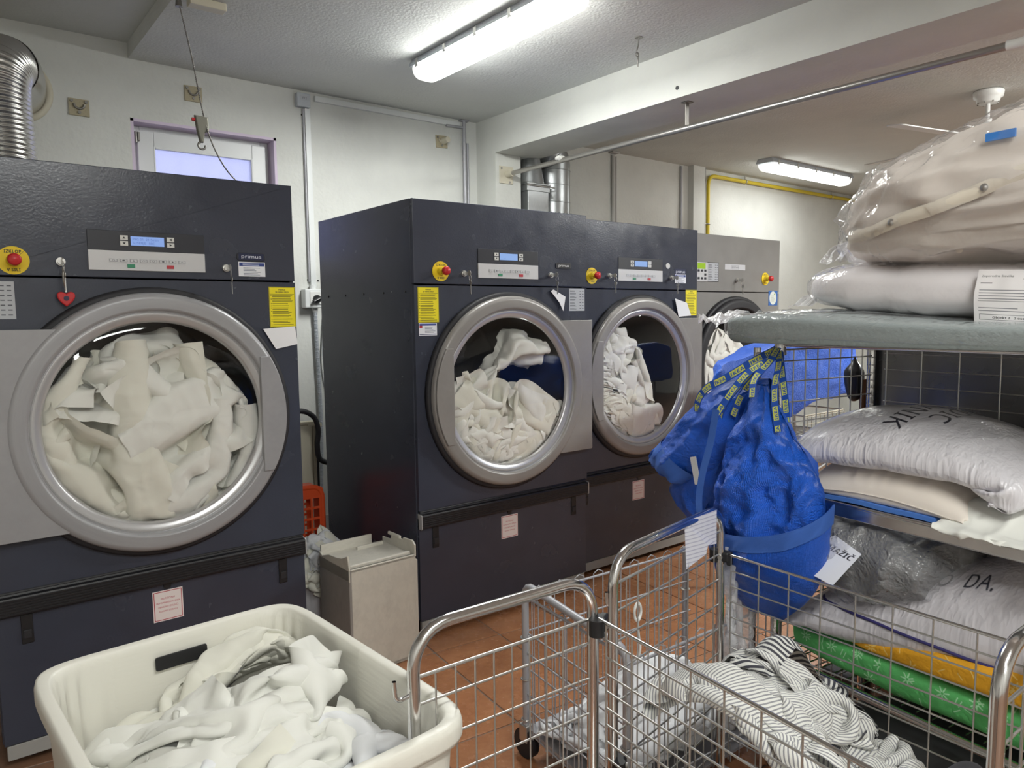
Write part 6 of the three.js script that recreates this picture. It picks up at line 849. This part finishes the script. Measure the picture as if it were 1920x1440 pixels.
{ // thin grey plastic bag caught between the cart side and the shelving
  const cs = (p, o) => { let h = false; if (p[o] < 1.79) { p[o] = 1.79; h = true; } const m = p[o + 1] < 0.72 ? 1.955 : 1.955; if (p[o] > m) { p[o] = m; h = true; } if (p[o + 1] < 0.2) { p[o + 1] = 0.2; h = true; } return h; };
  const g = simulate({ sheets: [{ nx: 26, ny: 34, d: 0.018, at: (u, v) => V(1.87 + u * 0.15 + 0.04 * noise(u * 6, v * 6, 2), 0.50 - v * 0.56, -1.28 + 0.06 * noise(u * 5, v * 7, 5) + 0.03 * Math.sin(u * 24)) }], collide: (p, o) => cs(p, o), gravity: [0, -0.3, 0], steps: 14, damp: 0.8 });
  linen('plastic_bag', ['thin milky plastic bag hanging below the front blue bag by the cart side'], 'bag', null, g, [M.milky2], 2, 1);
}

// ---------------------------------------------------------------- ducts, pipes, cables and fittings on the walls and ceiling
function corrugated(pts, r, amp, pitch, n = 36) {                // a ribbed hose along a curve
  const c = new THREE.CatmullRomCurve3(pts), L = c.getLength(), m = Math.round(L / pitch * 6), g = new THREE.TubeGeometry(c, m, r, n, false), p = g.attributes.position;
  for (let i = 0; i <= m; i++) { const q = c.getPointAt(i / m), s = 1 + amp / r * Math.sin(i / 6 * Math.PI * 2); for (let k = 0; k <= n; k++) { const o = i * (n + 1) + k; p.setXYZ(o, q.x + (p.getX(o) - q.x) * s, q.y + (p.getY(o) - q.y) * s, q.z + (p.getZ(o) - q.z) * s); } } g.computeVertexNormals(); return g;
}
{ // foil hose rising from the far left dryer into the wall
  const t = thing('exhaust_hose', 'ribbed foil exhaust hose bending into the wall above the far left dryer', 'hose');
  mesh('hose', corrugated([V(0.305, 2.02, -4.12), V(0.31, 2.25, -4.12), V(0.305, 2.47, -4.13), V(0.32, 2.60, -4.18), V(0.355, 2.665, -4.30), V(0.385, 2.67, -4.40)], 0.135, 0.0045, 0.021), M.foil, t);
  mesh('foil_tape', warp([cylY(0.142, 0.150, 0.13, 0.307, 2.045, -4.12, 60, true)], (v) => { const a = Math.atan2(v.z + 4.12, v.x - 0.307), s = 1 + 0.06 * noise(a * 6, v.y * 40, 2); v.x = 0.307 + (v.x - 0.307) * s; v.z = -4.12 + (v.z + 4.12) * s; }), M.foil, t);
  mesh('elbow', tubeCurve([V(0.36, 2.667, -4.31), V(0.385, 2.668, -4.40), V(0.405, 2.66, -4.50), V(0.42, 2.65, -4.62)], 0.1425, 30, 40), M.foil, t); mesh('wall_collar', new THREE.TorusGeometry(0.155, 0.018, 12, 48).translate(0.42, 2.65, -4.612), M.cream, t);
  mesh('duct_stub', cylY(0.13, 0.13, 0.1, 0.307, 1.99, -4.12, 40), M.galv, t);
}
{ // spiral duct behind the third dryer
  const t = thing('spiral_duct', 'galvanised spiral duct with an elbow rising behind the middle dryer', 'duct'), x = 3.98, z = -4.50, seams = [];
  mesh('pipe', cylY(0.135, 0.135, 0.62, x, 2.29, z, 48, true), M.galv, t);
  mesh('elbow', tubeCurve([V(x, 2.58, z), V(x, 2.66, z), V(x - 0.05, 2.745, z), V(x - 0.13, 2.79, z), V(x - 0.24, 2.80, z)], 0.135, 12, 48), M.galv, t);
  for (let k = 0; k < 4; k++) seams.push(new THREE.TorusGeometry(0.1365, 0.003, 6, 48).rotateX(Math.PI / 2 + 0.16).translate(x, 2.10 + k * 0.135, z)); mesh('seam', seams, M.galv, t).userData.kind = 'stuff';
  for (let k = 0; k < 3; k++) mesh('elbow_seam', new THREE.TorusGeometry(0.137, 0.003, 6, 48).rotateX(Math.PI / 2).rotateZ(0.35 * k).translate(x - 0.012 * k * k, 2.60 + 0.055 * k, z), M.galv, t);
  mesh('chain', [...Array(26)].map((_, i) => { const a = i / 26 * Math.PI * 2; return new THREE.TorusGeometry(0.011, 0.0028, 6, 12).rotateY(i % 2 ? 0.6 : -0.6).rotateX(0.4).translate(x + 0.142 * Math.cos(a), 2.255 + 0.004 * Math.sin(a * 3), z + 0.142 * Math.sin(a)); }), M.galv, t).userData.kind = 'stuff';
  const r = thing('duct_reducer', 'narrow galvanised duct that widens to a box beside the column', 'duct', [3.70, 0, -4.44]), c4 = new THREE.CylinderGeometry(0.072, 0.105, 0.20, 32, 1, true).translate(0, 2.555, 0);
  mesh('pipe', cylY(0.072, 0.072, 0.16, 0, 2.73, 0, 32, true), M.galv, r); mesh('cone', c4, M.galv, r); mesh('flange', [box(0.235, 0.014, 0.2, 0, 2.455, 0, 0.003), box(0.225, 0.05, 0.19, 0, 2.425, 0, 0.004)], M.galv, r); mesh('box_duct', box(0.205, 0.45, 0.18, 0, 2.20, 0, 0.004), M.galv, r); mesh('clip', cylX(0.006, 0.006, 0.27, 0.02, 2.44, 0.1, 10), M.zinc, r); mesh('band', new THREE.TorusGeometry(0.073, 0.003, 6, 32).rotateX(Math.PI / 2).translate(0, 2.66, 0), M.galv, r);
}
{ // hanging rail under the beam
  const t = thing('hanging_rail', 'long steel clothes rail under the beam, fixed to the column', 'rail');
  mesh('tube', rod(V(3.43, 2.505, -4.37), V(3.43, 2.505, -1.12), 0.0165, 20), std({ color: lin(0.40, 0.385, 0.36), roughness: 0.32, metalness: 0.8 }), t); mesh('sleeve', rod(V(3.43, 2.505, -1.16), V(3.43, 2.505, -0.2), 0.020, 20), M.white, t);
  const f = mesh('flange', box(0.125, 0.125, 0.008, 3.415, 2.497, -4.381, 0.003), M.cream, t); mesh('socket', cylZ(0.024, 0.030, 0.06, 3.43, 2.505, -4.35, 24), M.cream, f); for (const [dx, dy] of [[-0.045, 0.045], [0.03, -0.05]]) mesh('screw', cylZ(0.008, 0.008, 0.006, 3.415 + dx, 2.497 + dy, -4.376, 12), M.screw, f);
  mesh('hanger', [box(0.028, 0.13, 0.006, 3.43, 2.585, -2.737, 0.002), box(0.05, 0.006, 0.05, 3.43, 2.645, -2.737, 0.002)], M.screw, t);
  mesh('lint', warp([new THREE.SphereGeometry(0.03, 20, 14).scale(1.3, 0.6, 1)], (v) => v.multiplyScalar(1 + 0.3 * noise(v.x * 60, v.y * 60, v.z * 60))).map((g) => g.translate(3.43, 2.52, -3.80)), M.cloth, t, 'white lint');
}
function bracket(x, y, label, stub) {
  const t = thing('wall_bracket', label, 'bracket', [x, y, ZB]), a = rr(-0.05, 0.05); t.rotation.z = a;
  mesh('plate', box(0.098, 0.088, 0.008, 0, 0, 0.004, 0.002), std({ color: lin(0.50, 0.44, 0.31), roughness: 0.6, map: rep(T_WALL, 4) }), t);
  mesh('socket', [new THREE.TorusGeometry(0.024, 0.006, 8, 24, Math.PI).rotateZ(Math.PI).translate(0, 0.016, 0.012), ...(stub ? [cylZ(0.02, 0.024, 0.07, 0.01, 0.004, 0.04, 20)] : [])], stub ? M.cream : M.screw, t);
  for (const [dx, dy] of [[-0.034, 0.030], [0.034, 0.030], [0, -0.026]]) mesh('screw', [cylZ(0.0085, 0.0085, 0.007, dx, dy, 0.011, 6)], M.screw, t);
}
bracket(0.708, 2.60, 'rusty square wall bracket nearest the foil hose', false); bracket(1.297, 2.77, 'rusty square wall bracket above the window, behind the chain', false); bracket(3.008, 2.727, 'small square wall bracket with a stub, right of the cable trunking', true);
{ // chain with its hook block
  const t = thing('hoist_chain', 'thin bead chain with a hook block hanging from the ceiling by the window', 'chain'), p0 = V(0.985, CEIL - 0.005, -3.66), p1 = V(1.055, 2.42, -3.62), p2 = V(1.20, 2.03, -3.45);
  const beads = [], bead = new THREE.SphereGeometry(0.0042, 8, 6), path = new THREE.CatmullRomCurve3([p0, p0.clone().lerp(p1, 0.5).add(V(0.004, 0, 0)), p1, V(1.075, 2.30, -3.60), V(1.12, 2.15, -3.53), p2]), n = 118;
  for (let i = 0; i < n; i++) { const q = path.getPointAt(i / n); beads.push(bead.clone().translate(q.x, q.y, q.z)); } mesh('bead_chain', [...beads, tubeCurve(path.getPoints(30), 0.0012, 60, 5)], M.screw, t).userData.kind = 'stuff';
  mesh('ceiling_eye', [cylY(0.012, 0.016, 0.03, 0.985, CEIL - 0.015, -3.66, 16)], M.screw, t);
  const b = mesh('hook_block', extrude(shapeOf([[-0.028, 0.035], [0.030, 0.032], [0.034, -0.03], [0.014, -0.042], [0.006, -0.085], [-0.008, -0.085], [-0.020, -0.03]]), 0.026, 0.006).translate(1.045, 2.36, -3.635), std({ color: lin(0.20, 0.195, 0.16), roughness: 0.55, metalness: 0.3 }), t); mesh('hook', new THREE.TorusGeometry(0.016, 0.005, 10, 24, 4.6).rotateZ(1.9).translate(1.045, 2.262, -3.622), M.screw, b); mesh('red_knob', cylX(0.008, 0.008, 0.014, 1.012, 2.375, -3.62, 12), M.red, b);
  single('ceiling_batten', 'short cream wooden block on the ceiling beside the chain', 'block', box(0.16, 0.035, 0.06, 1.09, CEIL - 0.018, -3.60, 0.004), M.cream);
}
{ // junction box, trunking and conduit
  const j = thing('junction_box', 'grey junction box with handwritten marking at the top of the back wall', 'box', [1.955, 2.838, ZB]);
  mesh('case', box(0.088, 0.085, 0.045, 0, 0, 0.0225, 0.006), M.greyPlastic, j); mesh('marking', label2D(0.06, 0.03, 0.004, 0.012, 0.045), printed(64, 32, (g) => { g.fillStyle = '#babdc2'; g.fillRect(0, 0, 64, 32); g.save(); g.font = '19px sans-serif'; g.fillStyle = '#44444c'; g.textAlign = 'center'; g.textBaseline = 'middle'; g.fillText('F22', 32, 17); g.restore(); }), j);
  single('cable_trunking', 'white cable trunking running along the top of the back wall', 'trunking', box(1.12, 0.034, 0.022, 2.60, 2.866, ZB + 0.011, 0.002), M.pvc);
  single('vertical_conduit', 'white conduit running down the wall from the junction box to the switch', 'conduit', [box(0.036, 1.13, 0.024, 1.985, 2.228, ZB + 0.012, 0.002)], M.pvc);
  single('grey_conduit', 'thin grey conduit beside the white one on the back wall', 'conduit', [rod(V(1.962, 2.79, ZB + 0.010), V(1.962, 1.70, ZB + 0.010), 0.008, 10)], M.greyTube);
  single('steel_pipe', 'pair of grey pipes down the wall corner left of the column', 'pipe', [rod(V(3.195, 2.895, ZB + 0.022), V(3.195, 0.5, ZB + 0.022), 0.014, 12), rod(V(3.226, 2.74, ZB + 0.02), V(3.226, 0.5, ZB + 0.02), 0.009, 10), rod(V(3.04, 2.845, ZB + 0.02), V(3.195, 2.85, ZB + 0.022), 0.009, 10), box(0.07, 0.01, 0.04, 3.195, 2.898, ZB + 0.02, 0.002)], M.greyTube);
  const s = thing('rotary_switch', 'grey wall switch with a black rotary handle between the two left dryers', 'switch', [1.963, 1.59, ZB]);
  mesh('case', [box(0.118, 0.122, 0.07, 0, 0, 0.035, 0.008)], M.pvc, s); mesh('face_plate', box(0.080, 0.084, 0.006, 0.012, 0.002, 0.072, 0.003), M.whiteGloss, s); const k = mesh('dial', cylZ(0.026, 0.026, 0.014, 0.016, -0.004, 0.082, 28), M.black, s); mesh('handle', box(0.064, 0.013, 0.022, 0, 0, 0, 0.004).rotateZ(0.45).translate(0.010, -0.007, 0.095), M.black, k); mesh('white_line', box(0.05, 0.003, 0.002, 0, 0, 0, 0).rotateZ(0.45).translate(0.010, -0.007, 0.107), M.whiteGloss, k); mesh('gland', [cylY(0.016, 0.020, 0.03, 0.01, 0.075, 0.03, 16), cylY(0.020, 0.014, 0.03, 0.02, -0.075, 0.03, 16)], M.pvc, s);
  single('corrugated_conduit', 'grey corrugated conduit running down the wall from the rotary switch', 'conduit', corrugated([V(1.985, 1.51, ZB + 0.03), V(1.99, 1.3, ZB + 0.026), V(1.998, 1.0, ZB + 0.024), V(2.0, 0.7, ZB + 0.024), V(1.985, 0.3, ZB + 0.024)], 0.013, 0.0022, 0.008, 14), M.greyPlastic);
  single('loose_cable', 'thin grey cable hanging loose beside the corrugated conduit', 'cable', tubeCurve([V(2.052, 1.50, ZB + 0.01), V(2.04, 1.38, ZB + 0.02), V(2.03, 1.2, ZB + 0.03), V(2.048, 1.05, ZB + 0.03), V(2.078, 0.93, ZB + 0.02), V(2.10, 0.85, ZB + 0.02)], 0.006, 50, 8), M.greyPlastic);
  const h = thing('oil_heater', 'cream metal panel heater standing behind the orange basket', 'heater', [1.80, 0, ZB + 0.16]); mesh('panel', [box(0.16, 0.72, 0.05, -0.01, 0.43, 0, 0.008)], M.cream, h); mesh('edge', box(0.02, 0.70, 0.06, 0.082, 0.43, 0, 0.004), std({ color: lin(0.40, 0.36, 0.27), roughness: 0.5 }), h); mesh('top_rail', box(0.2, 0.02, 0.06, 0.0, 0.802, 0.0, 0.005), M.cream, h); mesh('valve', [cylZ(0.017, 0.017, 0.06, 0.10, 0.79, 0.04, 18), cylX(0.010, 0.010, 0.06, 0.07, 0.79, 0.02, 12)], M.cream, h); mesh('dark_gap', box(0.028, 0.70, 0.03, 0.108, 0.43, -0.02, 0.003), M.black, h); mesh('foot', box(0.2, 0.08, 0.12, 0, 0.04, 0, 0.01), M.cream, h);
  single('black_hose', 'thick black hose looping over the heater towards the middle dryer', 'hose', tubeCurve([V(1.70, 0.88, -4.42), V(1.80, 0.885, -4.40), V(1.87, 0.84, -4.40), V(1.895, 0.76, -4.40), V(1.885, 0.66, -4.40), V(1.90, 0.57, -4.40), V(1.96, 0.54, -4.38), V(2.1, 0.54, -4.3)], 0.0165, 70, 12), M.rubber);
  for (const [x, y] of [[2.025, 1.708], [1.955, 1.712], [1.99, 1.27], [2.055, 1.27], [1.92, 2.855], [1.955, 2.755]]) { const o = mesh('drill_hole', cylZ(0.006, 0.006, 0.003, x, y, ZB + 0.001, 10), M.black, scene.getObjectByName('wall_back')); void o; }
}
{ // pipes in the room beyond the beam
  single('wall_pipe', 'grey pipe with a stained streak on the wall right of the spiral duct', 'pipe', [rod(V(4.885, 2.88, ZR + 0.02), V(4.885, 1.2, ZR + 0.02), 0.017, 12), box(0.09, 0.012, 0.06, 4.885, 2.897, ZR + 0.03, 0.003), rod(V(4.92, 2.87, ZR + 0.02), V(4.92, 1.2, ZR + 0.02), 0.007, 8)], std({ color: lin(0.55, 0.54, 0.52), roughness: 0.55 }));
  single('wall_pipe', 'thin grey pipe on the wall midway between duct and gas pipe', 'pipe', [rod(V(5.83, 2.89, ZR + 0.016), V(5.83, 1.2, ZR + 0.016), 0.012, 12)], M.greyTube);
  single('wall_pipe', 'dark grey steel pipe standing close beside the yellow gas pipe', 'pipe', [rod(V(6.165, 2.905, ZR + 0.03), V(6.165, 1.0, ZR + 0.03), 0.016, 12)], std({ color: lin(0.10, 0.10, 0.10), roughness: 0.5, metalness: 0.4 }));
  const g = thing('gas_pipe', 'yellow gas pipe running up the wall and along under the ceiling', 'pipe'); mesh('tube', tubeRound([V(6.225, 1.0, ZR + 0.035), V(6.225, 2.842, ZR + 0.035), V(9.18, 2.842, ZR + 0.035)], 0.019, 0.09, 120, 14), M.yellow, g);
  for (const [x, y, r] of [[6.225, 2.36, 0], [6.85, 2.842, 1], [8.6, 2.842, 1]]) mesh('pipe_clip', [new THREE.TorusGeometry(0.022, 0.006, 8, 20).rotateX(r ? 0 : Math.PI / 2).rotateY(r ? Math.PI / 2 : 0).translate(x, y, ZR + 0.035), r ? box(0.014, 0.05, 0.014, x, y + 0.035, ZR + 0.035, 0.003) : box(0.08, 0.012, 0.014, x - 0.03, y, ZR + 0.03, 0.003)], M.zinc, g);
}
{ // ceiling fan
  const t = thing('ceiling_fan', 'white ceiling fan over the aisle, half hidden by the big bagged duvet', 'fan', [5.59, CEIL, -1.985]);
  mesh('canopy', lathe([[0, 0.0], [0.085, 0.0], [0.09, -0.012], [0.085, -0.045], [0.07, -0.05], [0.066, -0.075], [0.05, -0.085], [0, -0.085]], 48), M.whiteGloss, t); for (let i = 0; i < 8; i++) mesh('screw', new THREE.SphereGeometry(0.006, 8, 6).translate(0.062 * Math.cos(i * 0.785), -0.08, 0.062 * Math.sin(i * 0.785)), M.screw, t);
  mesh('rod', cylY(0.013, 0.013, 0.14, 0, -0.15, 0, 16), M.whiteGloss, t); mesh('collar', [cylY(0.028, 0.02, 0.03, 0, -0.20, 0, 20)], M.whiteGloss, t);
  mesh('motor', lathe([[0, -0.205], [0.05, -0.21], [0.115, -0.235], [0.13, -0.26], [0.125, -0.30], [0.09, -0.32], [0, -0.325]], 48), M.whiteGloss, t); mesh('brass_band', new THREE.TorusGeometry(0.122, 0.006, 8, 48).rotateX(Math.PI / 2).translate(0, -0.245, 0), std({ color: lin(0.55, 0.42, 0.10), roughness: 0.35, metalness: 0.8 }), t);
  for (let i = 0; i < 4; i++) { const a = 2.92 + i * Math.PI / 2, b = mesh('blade', extrude(rectShape(0.66, 0.13, 0.04), 0.008, 0.002).rotateX(Math.PI / 2 - 0.16).translate(0.58, -0.305, 0).rotateY(a), M.whiteGloss, t); mesh('blade_arm', box(0.13, 0.008, 0.03, 0.165, -0.25, 0, 0.003).rotateY(a), M.whiteGloss, b); for (const s of [-1, 1]) mesh('screw', new THREE.SphereGeometry(0.006, 8, 6).translate(0.22, -0.242, s * 0.01).rotateY(a), M.screw, b); }
}
{
  single('ceiling_hook', 'small wire hook with knotted string hanging from the ceiling left of the beam', 'hook', [cylY(0.02, 0.02, 0.004, 3.014, CEIL - 0.002, -2.724, 12), tubeCurve([V(3.014, CEIL, -2.724), V(3.008, CEIL - 0.045, -2.724), V(2.998, CEIL - 0.075, -2.724), V(3.012, CEIL - 0.09, -2.724), V(3.002, CEIL - 0.11, -2.72), V(3.006, CEIL - 0.15, -2.724)], 0.0035, 40, 6), new THREE.TorusGeometry(0.011, 0.0025, 6, 16).translate(3.0, CEIL - 0.09, -2.722), new THREE.TorusGeometry(0.009, 0.0025, 6, 16).rotateY(1).translate(3.004, CEIL - 0.105, -2.72)], M.screw);
}

renderer.render(scene, camera);
